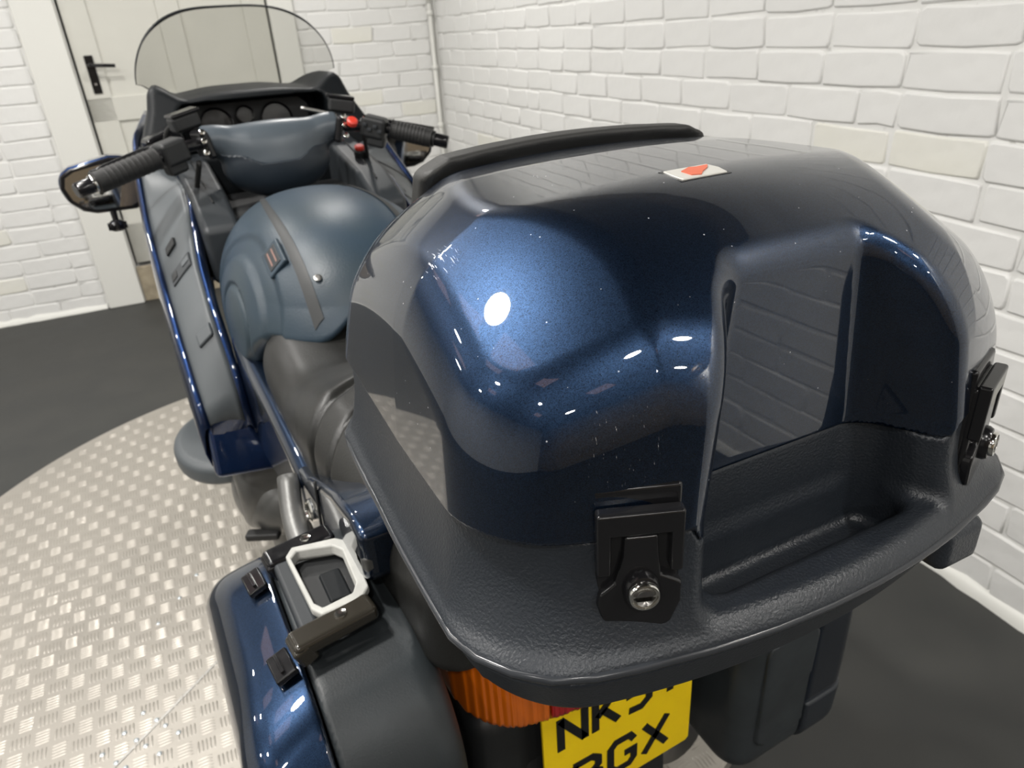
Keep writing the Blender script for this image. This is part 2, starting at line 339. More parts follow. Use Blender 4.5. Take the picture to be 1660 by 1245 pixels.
def brick_wall(wall, o, d, n, u0, u1, ztop, skip, zoff, uoff, cap=290):
    r = random.Random(5); full = [brick_mesh(PIT - .009, ROW - .008, r) for _ in range(14)]
    stained = [me.copy() for me in full[:3]]
    half = [brick_mesh(PIT / 2 - .009, ROW - .008, r) for _ in range(5)]
    for me in full + half: me.materials.append(M['brick'])
    for me in stained: me.materials.append(M['brickstain'])
    cand = []; rows = int(ztop / ROW) + 1
    for k in range(rows):
        z = (k + .5) * ROW + zoff
        if z + ROW / 2 > ztop: continue
        for (s0, s1) in skip(z):
            u = s0 - ((s0 * 7.3) % PIT) + (PIT / 2 if k % 2 else 0) + uoff + r.uniform(-.012, .012) - 2 * PIT
            while u < s1:
                hb = r.random() < .06; w = PIT / 2 if hb else PIT; e0, e1 = max(u, s0), min(u + w, s1)
                if e1 - e0 > .035:
                    c = (e0 + e1) / 2; p = wallpt(o, d, n, c, z); q = proj(p); vis = q is not None and -150 < q[0] < 2100 and -120 < q[1] < 1400
                    cand.append((0 if vis else 1, q[2] if q else 9, c, z, hb, (e1 - e0) / w))
                u += w
    cand.sort(); xl = Vector((0, 0, 1)).cross(n); rot = Matrix(((xl.x, 0, n.x), (xl.y, 0, n.y), (0, 1, 0)))
    rest_v = []; rest_f = []
    for i, (hid, _, c, z, hb, sx) in enumerate(cand):
        me = r.choice(half) if hb else (r.choice(stained) if r.random() < .035 else r.choice(full))
        tz = r.uniform(-.012, .012); t = Matrix.Rotation(tz, 3, 'Z'); p = wallpt(o, d, n, c, z + r.uniform(-.002, .002), r.uniform(-.0025, .001))
        if i < cap and hid == 0:
            b = bpy.data.objects.new('brick', me); COL.objects.link(b); b.parent = wall; b.matrix_world = Matrix.LocRotScale(p, (rot @ t).to_quaternion(), (sx, 1, 1))
        else:
            k = len(rest_v); rest_v += [p + rot @ (t @ Vector((v.co.x * sx, v.co.y, v.co.z))) for v in me.vertices]; rest_f += [tuple(k + q for q in f.vertices) for f in me.polygons]
    if rest_f:
        s = mk('brickwork', rest_v, rest_f, M['brick'], wall); s.data.polygons.foreach_set('use_smooth', [len(p_.vertices) == 4 for p_ in s.data.polygons]); s['kind'] = 'stuff'
# floor
box('floor', (-1.2, .6, -.05), (7.4, 8.8, .1), M['floor'], kind='structure')
# right wall, back wall
wr = wall_slab('wall_right', CORNER, DR, NR, -8.2, .25, -.02, CEIL, .2, M['mortar']); wr['kind'] = 'structure'
brick_wall(wr, CORNER, DR, NR, -7.9, -.02, CEIL - .12, lambda z: [(-7.9, -.02)], .02, .05, cap=295)
DU0, DU1 = -1.947, -.95      # door opening along the back wall
wb = wall_slab('wall_back', CORNER, DB, NB, -6.2, DU0 + .0, -.02, CEIL, .2, M['mortar']); wb['kind'] = 'structure'
def two(name, *a):
    return a
# piece of back wall right of the door and above it
vs = []; fs = []
for (a, b, c, d_) in [(DU1, .25, -.02, CEIL), (DU0, DU1, 2.02, CEIL), (DU0, DU1, -.02, .20)]:
    k = len(vs); vs += [wallpt(CORNER, DB, NB, u, z, w) for w in (-.2, 0) for u in (a, b) for z in (c, d_)]
    fs += [tuple(k + q for q in f) for f in [(0, 1, 3, 2), (4, 6, 7, 5), (0, 4, 5, 1), (2, 3, 7, 6), (0, 2, 6, 4), (1, 5, 7, 3)]]
ws = mk('wall_section', vs, fs, M['mortar'], wb)
brick_wall(wb, CORNER, DB, NB, -6.1, -.05, CEIL - .12, lambda z: [(-6.1, DU0 - .195), (DU1 + .135, -.05)] if z < 2.24 else [(-6.1, -.05)], .0, .02, cap=230)
# left and rear walls, ceiling
w = box('wall_left', (-4.55, .6, CEIL / 2), (.2, 8.8, CEIL), M['mortar'], kind='structure')
w = box('wall_rear', (-1.2, -3.5, CEIL / 2), (7.4, .2, CEIL), M['brownwall'], kind='structure')
box('ceiling', (-1.2, .6, CEIL + .06), (7.4, 8.8, .12), M['ceil'], kind='structure')
def trim(name, o, d, n, u0, u1, z0, z1, th, m, bev=.006):
    t = wall_slab(name, o, d, n, u0, u1, z0, z1, 0, m)
    t.data.clear_geometry(); vs = [wallpt(o, d, n, u, z, w) for w in (-.01, th) for u in (u0, u1) for z in (z0, z1)]
    t.data.from_pydata([tuple(v) for v in vs], [], [(0, 1, 3, 2), (4, 6, 7, 5), (0, 4, 5, 1), (2, 3, 7, 6), (0, 2, 6, 4), (1, 5, 7, 3)]); bevel(t, bev); t['kind'] = 'structure'; return t
trim('trim_1', CORNER, DR, NR, -8.0, .0, CEIL - .10, CEIL, .09, M['trimwood'])
trim('trim_2', CORNER, DB, NB, -6.1, -.1, CEIL - .10, CEIL, .09, M['trimwood'])
# rough paint roll along the foot of the right wall
def skirt(name, o, d, n, u0, u1, seed):
    r = random.Random(seed); vs = []; fs = []; N = int((u1 - u0) / .05); prof = [(0, .030), (.008, .027), (.015, .018), (.020, .008), (.023, -.005)]
    for i in range(N + 1):
        u = u0 + (u1 - u0) * i / N; k = 1 + r.uniform(-.22, .22)
        for w_, z in prof: vs.append(wallpt(o, d, n, u, z * k, w_ * k))
    for i in range(N):
        for j in range(4): fs.append((i * 5 + j, i * 5 + j + 1, i * 5 + 6 + j, i * 5 + 5 + j))
    t = mk(name, vs, fs, M['frame'], None, True); t['kind'] = 'structure'
skirt('baseboard_right', CORNER, DR, NR, -7.8, 0, 1); skirt('baseboard_back', CORNER, DB, NB, -6, DU0 - .2, 2)
# door with architrave
trim('trim_3', CORNER, DB, NB, DU0 - .19, DU0 - .005, 0, 2.20, .035, M['frame'])
trim('trim_4', CORNER, DB, NB, DU1, DU1 + .13, 0, 2.20, .03, M['frame'])
trim('trim_5', CORNER, DB, NB, DU0 - .19, DU1 + .13, 2.05, 2.20, .032, M['frame'])
trim('trim_6', CORNER, DB, NB, DU0, DU1, 0, .205, .012, M['tan'])
door = wall_slab('door_1', CORNER, DB, NB, DU0 + .012, DU1 - .01, .225, 2.04, 0, M['door']); door.data.clear_geometry()
def slabverts(o, d, n, u0, u1, z0, z1, w0, w1):
    return [tuple(wallpt(o, d, n, u, z, w)) for w in (w0, w1) for u in (u0, u1) for z in (z0, z1)]
BF = [(0, 1, 3, 2), (4, 6, 7, 5), (0, 4, 5, 1), (2, 3, 7, 6), (0, 2, 6, 4), (1, 5, 7, 3)]
door.data.from_pydata(slabverts(CORNER, DB, NB, DU0 + .012, DU1 - .01, .225, 2.04, -.05, -.012), [], BF); door['kind'] = 'structure'
W_ = DU1 - DU0; a0, a1 = DU0 + .012, DU1 - .01
for nm, (u0, u1, z0, z1) in [('stile', (a0, a0 + .12, .225, 2.04)), ('stile', (a1 - .12, a1, .225, 2.04)), ('stile', ((a0 + a1) / 2 - .055, (a0 + a1) / 2 + .055, .225, 2.04)),
                             ('rail', (a0, a1, .225, .45)), ('rail', (a0, a1, .98, 1.10)), ('rail', (a0, a1, 1.60, 1.70)), ('rail', (a0, a1, 1.92, 2.04))]:
    s = mk(nm, slabverts(CORNER, DB, NB, u0, u1, z0, z1, -.014, .0), BF, M['door'], door); bevel(s, .004)
hu = DU0 + .075
s = mk('handle_plate', slabverts(CORNER, DB, NB, hu - .02, hu + .02, 1.12, 1.30, .0, .008), BF, M['gloss_black'], door); bevel(s, .003)
p0 = wallpt(CORNER, DB, NB, hu, 1.255, .008); p1 = wallpt(CORNER, DB, NB, hu, 1.255, .05); p2 = wallpt(CORNER, DB, NB, hu + .03, 1.252, .055); p3 = wallpt(CORNER, DB, NB, hu + .115, 1.245, .052)
tube('handle_lever', [p0, p1, p2, p3], .009, M['gloss_black'], door, 10, 4)
lathe('keyhole', [(.006, 0), (.006, .003)], wallpt(CORNER, DB, NB, hu, 1.165, .008), NB, M['steel'], door, 12)
# conduit in the corner
cd = empty('conduit_pipe', wallpt(CORNER, DB, NB, -.045, 0, .03)); tag(cd, 'thin white painted conduit pipe running up the corner of the two brick walls', 'pipe')
q = lambda z: wallpt(CORNER, DB, NB, -.045, z, .030)
tube('pipe', [q(.02), q(1.45)], .012, M['frame'], cd, 12, 1)
tube('pipe', [q(1.45), q(CEIL - .12)], .012, M['frame'], cd, 12, 1)
for z in (.35, .78, 1.11, 1.40, 1.9): lathe('clip', [(.017, -.012), (.019, -.008), (.019, .008), (.017, .012)], q(z), (0, 0, 1), M['frame'], cd, 14)
# ceiling lamps and ceiling panels
for i, (lx, ly, s) in enumerate(LAMPS):
    l = empty('ceiling_lamp', (lx, ly, CEIL)); tag(l, 'round recessed ceiling lamp in a white ring', 'lamp', 'ceiling lamps')
    k_ = .02 if i == 0 else 0
    o_ = lathe('ring', [(.070 + k_, .0), (.088 + k_, .0), (.088 + k_, -.022), (.072 + k_, -.026), (.070 + k_, -.022)], (lx, ly, CEIL), (0, 0, 1), M['lampring'], l, 24)
for (px_, py_) in [(-1.07, 1.08), (-1.04, .60), (-1.35, -.35), (-1.5, .7), (-1.45, 1.8), (-1.45, 3.0), (-2.8, .5), (-2.8, 2.2), (-1.4, -1.8), (.05, -1.3), (-2.8, -1.5), (.1, 2.9)]:
    o_ = box('ceiling_light_panel', (px_, py_, CEIL - .015), (.24, .30, .03), M['cpanel'], None, bev=.004); tag(o_, 'dim pink rectangular light panel on the dark ceiling', 'light panel', 'ceiling light panels')

# ------------------------------------------------------------------ turntable disc
DC = Vector((-.03, 1.74, 0)); DRAD = 1.2; DZ = .042
disc = lathe('display_turntable', [(DRAD - .02, .0), (DRAD, .006), (DRAD, DZ - .004), (DRAD - .004, DZ)], DC, (0, 0, 1), M['alu'], None, 160)
tag(disc, 'large round aluminium tread plate turntable under the motorcycle', 'turntable')
vs = []; fs = []
ca = Vector((.0405, -.0085, 0)); cb = Vector((.0085, .0445, 0))
org = Vector((-.78, 1.462, 0))
for i in range(-34, 62):
    for j in range(-34, 42):
        c = org + ca * i + cb * j
        if (c - DC).length > DRAD - .03: continue
        if (i + j) % 2 == 0: dl = Vector((.995, -.02, 0)); dn = Vector((.02, .995, 0)); ln = .0175
        else: dl = Vector((.08, .995, 0)); dn = Vector((.995, -.08, 0)); ln = .0185
        # gap along the sheet joint
        if abs((c - Vector((-.669, 1.213, 0))).dot(Vector((-.61, .79, 0)))) < .012: continue
        for k in range(-2, 3):
            p = c + dn * (k * .0078); z0 = DZ - .0005; z1 = DZ + .0019
            b0 = len(vs)
            for (l, w_, z) in [(-ln, 0, z0), (-ln * .6, .0026, z0), (ln * .6, .0026, z0), (ln, 0, z0), (ln * .6, -.0026, z0), (-ln * .6, -.0026, z0), (-ln * .6, 0, z1), (ln * .6, 0, z1)]:
                q_ = p + dl * l + dn * w_; vs.append((q_.x, q_.y, z))
            fs += [(b0, b0 + 6, b0 + 1), (b0 + 1, b0 + 6, b0 + 7, b0 + 2), (b0 + 2, b0 + 7, b0 + 3), (b0 + 3, b0 + 7, b0 + 4), (b0 + 4, b0 + 7, b0 + 6, b0 + 5), (b0 + 5, b0 + 6, b0)]
tr = mk('tread_bars', [Vector(v) for v in vs], fs, M['alu'], disc, True); tr['kind'] = 'stuff'
# joint strip and rivets
a_ = Vector((-.669, 1.213, DZ)); b_ = Vector((-.45, 1.383, DZ)); dd = (b_ - a_).normalized(); nn = Vector((-dd.y, dd.x, 0))
for t0, t1 in [(-.62, 1.35)]:
    A = a_ + dd * t0; B = a_ + dd * t1
    mk('joint_strip', [A + nn * .003, A - nn * .003, B - nn * .003, B + nn * .003, A + nn * .003 + Vector((0, 0, .0012)), A - nn * .003 + Vector((0, 0, .0012)), B - nn * .003 + Vector((0, 0, .0012)), B + nn * .003 + Vector((0, 0, .0012))], [(4, 5, 6, 7), (0, 1, 5, 4), (1, 2, 6, 5), (2, 3, 7, 6), (3, 0, 4, 7)], M['steel'], disc)
RV = [(-.607, 1.324), (-.583, 1.29), (-.568, 1.265), (-.546, 1.232), (-.645, 1.291), (-.624, 1.259), (-.608, 1.234), (-.585, 1.2), (-.687, 1.259), (-.663, 1.224), (-.647, 1.202), (-.556, 1.592), (-.50, 1.66), (-.45, 1.73)]
rv0 = lathe('rivet', [(.0055, 0), (.0050, .0015), (.003, .0026), (.001, .003)], (0, 0, 0), (0, 0, 1), M['rivet'], disc, 12); rv0.matrix_parent_inverse = Matrix.Identity(4)
for i, (x, y) in enumerate(RV):
    o_ = rv0 if i == 0 else rv0.copy()
    if i: COL.objects.link(o_)
    o_.location = (x, y, DZ)

# ------------------------------------------------------------------ top box
TB = empty('motorcycle_top_box', (0, .45, .87)); tag(TB, 'large navy blue metallic top box with charcoal plastic base behind the seat', 'top box')
SEAM = 1.032
BX = .015     # the box sits a touch to the right on its rack
def Wlid(y, z): return .2370 - .10 * mx(z - SEAM, 0) - .03 * mx(y - .43, 0) - .20 * mx(y - .6, 0)
def yrear(x, z): return .2240 + 1.19 * x * x + .12 * (z - SEAM)
def yfront(x, z): return .688 - .62 * mx(z - SEAM, 0) - .6 * x * x
def recess(X, Y, Z):
    a = np.abs(X - BX - .002); w = .076 - .12 * mx(Z - SEAM, 0) + .62 * mn(mx(.2955 - Y, 0), .065)
    return rmax(a - w, Y - .2955, .014)
def seam(X, Y): return SEAM - .013 * sm((.012 - recess(X, Y, np.full_like(X, SEAM))) / .010)
def f_lid(X, Y, Z):
    X = X - BX; a = np.abs(X)
    top = Z - (1.203 - .32 * X * X - 3.3 * mx(.40 - Y, 0) ** 2 - .05 * mx(Y - .5, 0) + .25 * mx(.36 - Y, 0) * a)
    fac = (Z - (1.220 - .62 * (a - .123) + .43 * mn(Y - .41, 0) + .15 * mx(Y - .41, 0) - 1.1 * ((Y - .36) ** 2 + (a - .17) ** 2))) / 1.28
    t = rmax(top * .97, fac, .004)
    side = a - Wlid(Y, Z); rear = yrear(X, Z) - Y; front = (Y - yfront(X, Z)) / 1.15
    h = rmax(side, rear, .045); h = rmax(h, front, .05)
    b = rmax(t, h, .026 + .010 * sm((X - .05) / .1))
    r = recess(X + BX, Y, Z)
    b = rmax(b, -r, .014)
    return rmax(b, seam(X + BX, Y) - Z, .002)
lid = nets('lid', f_lid, (-.245, .20, SEAM - .020), (.26, .71, 1.215), .0024, M['lid'], TB, eps=.35)
def f_base(X, Y, Z):
    X = X - BX; a = np.abs(X); t = np.clip((SEAM - Z) / .082, 0, 1.3); fl = t ** 2.4
    lip = -.0045 * np.exp(-((Z - .9440) / .0028) ** 2) + .0025 * np.exp(-((Z - .9540) / .005) ** 2)
    under = mx(.9465 - Z, 0)
    W_ = .2325 + .0170 * mn(fl, 1) - .03 * mx(Y - .43, 0) - .20 * mx(Y - .6, 0) + lip - .35 * under
    yr = .2265 + 1.19 * X * X - (.0115 + .44 * X * X) * mn(fl, 1) - lip + .45 * under
    yf = .685 - .6 * X * X + .01 * fl - .3 * under
    h = rmax(a - W_, yr - Y, .062); h = rmax(h, Y - yf, .06)
    g = rmax(h, .882 - Z - .05 * mx(Y - .3, 0), .018)
    # hand hold between the latches
    r = rmax(recess(X + BX, Y, Z), .966 - Z, .012)
    hol = rmax(rmax(a - .096, np.abs(Y - .272) - .022, .018), .926 - Z, .01)
    r = rmin(r, hol, .010)
    g = rmax(g, -r, .009)
    return rmax(g, Z - seam(X + BX, Y) + .0006, .002)
base = nets('base', f_base, (-.26, .19, .86), (.28, .71, SEAM + .006), .0026, M['abs'], TB, eps=.35)
# dark gasket between lid and base
def f_gask(X, Y, Z): return mx(rmax(f_lid(X, Y, np.full_like(Z, SEAM + .001)) + .0022, -recess(X, Y, Z) + .0022, .004), np.abs(Z - SEAM) - .004)
nets('gasket', f_gask, (-.245, .20, SEAM - .008), (.26, .71, SEAM + .008), .0035, M['matt_black'], TB)
# rim piping
pts = []
for k in range(72):
    an = -math.pi / 2 + 2 * math.pi * k / 72; d = (math.cos(an), math.sin(an) * .95, 0)
    s = np.linspace(0, .4, 500); px_, py_ = d[0] * s, .45 + d[1] * s
    def fr(x, y):
        a = np.abs(x); Wx = .2495 - .03 * mx(y - .43, 0) - .20 * mx(y - .6, 0); return rmax(rmax(a - Wx, .2150 + .75 * x * x - y, .062), y - (.695 - .6 * x * x), .06)
    v = fr(px_, py_); i = int(np.argmax(v > 0)); pts.append(Vector((px_[i] + BX, py_[i], .9500)))
tube('rim_piping', pts, .0034, mat('shiny_edge_piping', (.03, .033, .038), .22), TB, 8, 1, closed=True) if False else None
P_ = pts; vs = []; fs = []; n_ = 8
for i, p in enumerate(P_):
    t = (P_[(i + 1) % 72] - P_[i - 1]).normalized(); o_ = Vector((t.y, -t.x, 0))
    for k in range(n_):
        an = 2 * math.pi * k / n_; vs.append(p + o_ * math.cos(an) * .0030 + Vector((0, 0, 1)) * math.sin(an) * .0034)
for i in range(72):
    for k in range(n_): fs.append((i * n_ + k, i * n_ + (k + 1) % n_, ((i + 1) % 72) * n_ + (k + 1) % n_, ((i + 1) % 72) * n_ + k))
mk('rim_piping', vs, fs, mat('shiny_edge_piping', (.03, .033, .038), .22), TB, True)
# latches
def latch(s):
    cx = BX + s * .1535 + .003; k_w = .82; y0 = .2490; made = set(bpy.data.objects)
    P = []
    nt_ = prism('latch_notch', [(cx - .033, .985), (cx + .032, .985), (cx + .032, 1.067), (cx - .033, 1.067)], 'y', y0 + .0048, y0 + .035, M['gloss_black'], TB, .003)
    tag(nt_, 'black recess in the lid around the ' + ('left' if s < 0 else 'right') + ' latch')
    L = prism('latch', [(cx - .031, .984), (cx - .031, 1.054), (cx + .031, 1.054), (cx + .031, .984), (cx + .024, .968), (cx + .010, .962), (cx - .010, .962), (cx - .024, .968)], 'y', y0 + .0005, y0 + .02, M['gloss_black'], TB, .004, 3)
    tag(L, 'gloss black ' + ('left' if s < 0 else 'right') + ' over-centre latch with chrome key lock')
    # frame of the latch stands proud, tongue inside it
    for nm, poly, t in [('latch_frame', [(-.031, 1.012), (-.031, 1.056), (.031, 1.056), (.031, 1.012), (.0215, 1.012), (.0215, 1.040), (-.0205, 1.040), (-.0205, 1.012)], .0045),
                        ('latch_tongue', [(-.0115, 1.0395), (.0125, 1.0395), (.0135, 1.028), (.0155, 1.010), (.031, 1.003), (.031, .988), (.024, .972), (.010, .965), (-.012, .965), (-.026, .973), (-.031, .990), (-.029, .998), (-.018, 1.006), (-.0125, 1.025)], .0035),
                        ('latch_rib', [(-.0075, 1.050), (.0085, 1.050), (.0100, 1.028), (-.0085, 1.028)], .0060)]:
        if nm == 'latch_rib': continue
        prism(nm, [(cx + u * (1 if s < 0 else 1), z) for u, z in poly], 'y', y0 - t - .001, y0 + .004, M['gloss_black'], L, .0022, 3)
    lathe('latch_boss', [(.0135, 0), (.0135, .004), (.012, .0065), (.0105, .007)], (cx + .001, y0 - .003, 1.0005), (0, -1, .04), M['gloss_black'], L, 28)
    k = lathe('lock_cylinder', [(.0095, 0), (.0095, .0022), (.0088, .0032), (.0078, .0034), (.0074, .0020), (.0, .0018)], (cx + .001, y0 - .0098, 1.001), (0, -1, .04), M['chrome'], L, 32)
    tag(k, 'round chrome key lock')
    for a, b in [(.0028, 1), (-.0028, -1)]:
        # two domed halves either side of the key slot
        n = 14; vs = []; fs = []
        for i in range(n + 1):
            an = math.pi * i / n; x, z = .0068 * math.cos(an), .0068 * math.sin(an)
            vs.append((cx + .001 + x, y0 - .0118, 1.001 + b * (abs(z) * .86 + .0011))); vs.append((cx + .001 + x * .7, y0 - .0136, 1.001 + b * (abs(z) * .60 + .0017)))
        for i in range(n): fs.append((2 * i, 2 * i + 1, 2 * i + 3, 2 * i + 2))
        fs.append(tuple(2 * i + 1 for i in range(n + 1)))
        mk('lock_face', vs, fs, M['steel'], L, True)
    th = s * .38; c_, s_ = math.cos(th), math.sin(th)     # the latches sit on the rounded corners
    for q_ in set(bpy.data.objects) - made:
        for v_ in q_.data.vertices:
            x_, y_ = (v_.co.x - cx) * (k_w if 'lock' not in q_.name else 1.), v_.co.y - y0; v_.co.x = cx + x_ * c_ - y_ * s_; v_.co.y = y0 + x_ * s_ + y_ * c_
latch(-1); latch(1)
# badge on the lid
def on_lid(x, y): return solve(f_lid, (x, y, 1.3), (0, 0, -1), 0, .3)
def lid_patch(name, poly, th, m, parent, lift=0.):
    n = len(poly); P = [on_lid(*p) for p in poly]; c = sum((p for p in P), Vector()) / n
    nrm = (P[1] - P[0]).cross(P[2] - P[1]).normalized()
    if nrm.z < 0: nrm.negate()
    vs = [p + nrm * (-.002) for p in P] + [p + nrm * (th + lift) for p in P]
    return mk(name, vs, [tuple(range(n)), tuple(range(n, 2 * n))] + [(i, (i + 1) % n, (i + 1) % n + n, i + n) for i in range(n)], m, parent)
bx, by = .004, .385
lid_patch('badge_well', [(bx - .0215, by - .0125), (bx + .0215, by - .0125), (bx + .0215, by + .0135), (bx - .0215, by + .0135)], .0004, M['gloss_black'], TB)
bd = lid_patch('badge', [(bx - .019, by - .011), (bx + .019, by - .011), (bx + .0205, by + .0), (bx + .019, by + .0115), (bx - .019, by + .0115), (bx - .0205, by + .0)], .0012, M['badge'], TB); bevel(bd, .0008)
tag(bd, 'silver badge with a worn red wing emblem')
lid_patch('badge_emblem', [(bx - .009, by - .007), (bx - .002, by - .009), (bx + .003, by - .004), (bx + .012, by + .002), (bx + .017, by + .008), (bx + .006, by + .007), (bx + .001, by + .009), (bx - .004, by + .006), (bx - .010, by + .003)], .0004, M['badgered'], bd, .0012)
# backrest pad along the front edge of the lid
def f_pad(X, Y, Z):
    X = X - BX; a = np.abs(X); zt = 1.2105 - .35 * X * X - .35 * mx(a - .125, 0); yc_ = .582 - .7 * X * X
    fr = np.abs(Y - yc_ - .55 * (1.21 - Z) * 1) - .017
    return rmax(rmax(a - .149, fr / 1.1, .010), rmax(Z - zt, 1.05 - Z, .006), .006) + .0012 * np.sin(X * 60 + 1) * sm((1.20 - Z) / .01)
nets('backrest_pad', f_pad, (-.17, .52, 1.03), (.17, .73, 1.23), .004, M['soft_black'], TB)
# feet under the base
for s in (-1, 1):
    def f_foot(X, Y, Z): X = X - BX; return rmax(rmax(np.abs(X - s * .195) - .026, np.abs(Y - (.285 if s > 0 else .37)) - .03, .01), np.abs(Z - .878) - .022, .01)
    nets('mounting_foot', f_foot, (s * .195 - .04 + BX, .24, .83), (s * .195 + .04 + BX, .41, .90), .005, M['abs'], TB)
TB.rotation_euler = (0, 0, -.045)     # it sits slightly askew on its rack
# ------------------------------------------------------------------ motorcycle
BK = empty('motorcycle', (0, 1.5, .04)); tag(BK, 'navy blue touring motorcycle with smoked windscreen parked on the tread plate turntable', 'motorcycle')
# tank cover
def f_tank(X, Y, Z):
    a = np.abs(X + .015); c = 1.43
    e = (a / .222) ** 2.3 + (np.abs(Y - c) / (.325 + .06 * np.clip((.9 - Z) / .2, 0, 1) * (Y < c))) ** 2.6 + (mx(Z - .80, 0) / .235) ** 2.2
    f = (e ** .45 - 1) * .21
    low = .735 + .10 * sm((1.36 - Y) / .16) * 1.0 - .0 * a + .05 * sm((.12 - a) / .1)
    f = rmax(f, low - Z, .02)
    # knee roll: soft bulge low on each side behind a stitched arc
    d = np.sqrt(((Y - 1.36) / 1.0) ** 2 + ((Z - .83) / .85) ** 2)
    return f + .006 * sm((d - .135) / .012) * sm((.19 - d) / .02) * sm((a - .10) / .05) + .005 * np.exp(-((d - .085) / .006) ** 2) * sm((a - .12) / .04)
tank = nets('tank_cover', f_tank, (-.27, 1.0, .70), (.24, 1.83, 1.07), .006, M['tank'], BK)
tag(tank, 'steel blue vinyl tank cover with dark straps')
def on_tank(x, y): return solve(f_tank, (x, y, 1.3), (0, 0, -1), 0, .6)
for s, w_ in ((-1, .009), (1, .009)):
    L, Rr = [], []
    vs = []; fs = []; N = 26
    for i in range(N + 1):
        t = i / N; y = 1.135 + .50 * t; x = -.018 + s * (.104 - .028 * t + .012 * math.sin(3.1 * t))
        for q_ in (-1, 0, 1):
            p = on_tank(x + q_ * w_ * (1 - .5 * t), y); vs.append(p + Vector((0, -.0006, .0022 + (.0012 if q_ == 0 else 0))))
    for i in range(N):
        for k in range(2): fs.append((i * 3 + k, i * 3 + k + 1, i * 3 + k + 4, i * 3 + k + 3))
    st = mk('tank_strap', vs, fs, M['strap'], BK, True)
p = on_tank(-.103, 1.17); lathe('strap_stud', [(.007, 0), (.007, .002), (.004, .0035)], p + Vector((0, 0, .003)), (-.1, -.5, .8), M['steel'], BK, 14)
# maker's patch on the left of the tank cover: raised bezel and embroidered label
def ray_side(y, z, f=f_tank, s=-1): return solve(f, (s * .4, y, z), (-s, 0, 0), 0, .4)
def patch(name, y0, z0, w, h, th, m, parent, rot=0.):
    vs = []; n = 4
    q4 = [(-w, -h), (w, -h), (w, h), (-w, h)]
    P = []
    for u, v in q4:
        u2, v2 = u * math.cos(rot) - v * math.sin(rot), u * math.sin(rot) + v * math.cos(rot); P.append(ray_side(y0 + u2, z0 + v2))
    nrm = (P[1] - P[0]).cross(P[3] - P[0]).normalized()
    if nrm.x > 0: nrm.negate()
    vs = [p - nrm * .004 for p in P] + [p + nrm * th for p in P]
    o = mk(name, vs, [(0, 1, 2, 3), (4, 5, 6, 7)] + [(i, (i + 1) % 4, (i + 1) % 4 + 4, i + 4) for i in range(4)], m, parent); bevel(o, .0015); return o
cpt = on_tank(-.152, 1.255); e1_ = (on_tank(-.152, 1.285) - on_tank(-.152, 1.225)).normalized(); e2_ = (on_tank(-.140, 1.255) - on_tank(-.164, 1.255)); e2_ = (e2_ - e1_ * e2_.dot(e1_)).normalized(); e3_ = e1_.cross(e2_)
if e3_.z < 0: e3_ = -e3_
rmp = Matrix((e1_, e2_, e3_)).transposed()
pb = box('badge_patch', cpt, (.062, .046, .008), M['tank'], BK, rmp, .003, 3)
box('badge_label', cpt + e3_ * .0025, (.046, .030, .006), M['greydark'], pb, rmp, .002)
for k in (-1, 1): box('badge_text_bar', cpt + e3_ * .0052 + e2_ * .006 * k, (.034, .0035, .0015), M['labelthread'], pb, rmp)
# seat
def f_seat(X, Y, Z):
    a = np.abs(X + .005); w = .205 - .10 * sm((Y - 1.20) / .2) + .012 * np.sin((Y - .6) * 4)
    zt = .868 - .03 * np.exp(-((Y - 1.07) / .09) ** 2) + .004 * sm((.95 - Y) / .05) - .9 * mx(a - .10, 0) ** 2 * 2
    st = .010 * np.exp(-((Y + .45 * a - .965) / .010) ** 2) + .005 * np.exp(-((Y + .55 * a - .905) / .006) ** 2)
    b = rmax(a - w, Z - zt, .055); b = rmax(b, np.abs(Y - .88) - .40, .04); b = rmax(b, .715 - Z, .02)
    return b + st
seat = nets('seat', f_seat, (-.235, .46, .69), (.235, 1.31, .89), .006, M['leather'], BK); tag(seat, 'black vinyl dual seat')
# side covers and tail
def panel_side(name, poly, x, th, m, bev=.012):
    out = []
    for s in (-1, 1):
        a, b = sorted((s * x, s * (x - th))); out.append(prism(name, poly, 'x', a, b, m, BK, bev, 3))
    return out
panel_side('frame_side_panel', [(1.45, .79), (1.30, .775), (1.12, .765), (.98, .755), (.90, .745), (.90, .665), (1.0, .60), (1.2, .57), (1.42, .52)], .240, .05, M['paint'], .018)
panel_side('side_cover', [(.94, .745), (.885, .752), (.84, .778), (.70, .838), (.62, .858), (.585, .850), (.585, .79), (.70, .722), (.80, .668), (.865, .640), (.93, .655)], .236, .05, M['paint'], .010)
for s in (-1, 1):
    b = lathe('side_cover_bolt', [(.017, 0), (.017, .004), (.013, .006), (.012, .004), (.004, .004)], (s * .236, .868, .708), (s, -.1, .15), M['chrome'], BK, 20)
    tube('cover_seam', [(s * .2375, .79, .665), (s * .2385, .795, .72), (s * .2375, .775, .81)], .002, M['matt_black'], BK, 6, 4)
    box('side_cover_tab', (s * .228, .60, .812), (.016, .03, .022), M['engine'], BK, bev=.006)
def f_tail(X, Y, Z):
    a = np.abs(X); w = .180 - .18 * mx(.62 - Y, 0); b = rmax(a - w, np.abs(Z - .76) - .085 - .1 * (Y - .7), .05); return rmax(b, np.abs(Y - .70) - .20, .05)
nets('tail_cowl', f_tail, (-.21, .46, .66), (.21, .92, .87), .009, M['paint'], BK)
for s in (-1, 1):   # passenger grab rail / lever in pale alloy
    tube('grab_rail', [(s * .250, .93, .735), (s * .262, .875, .70), (s * .262, .82, .672), (s * .252, .77, .665)], .016, M['engine'], BK, 12, 5, flat=.7)
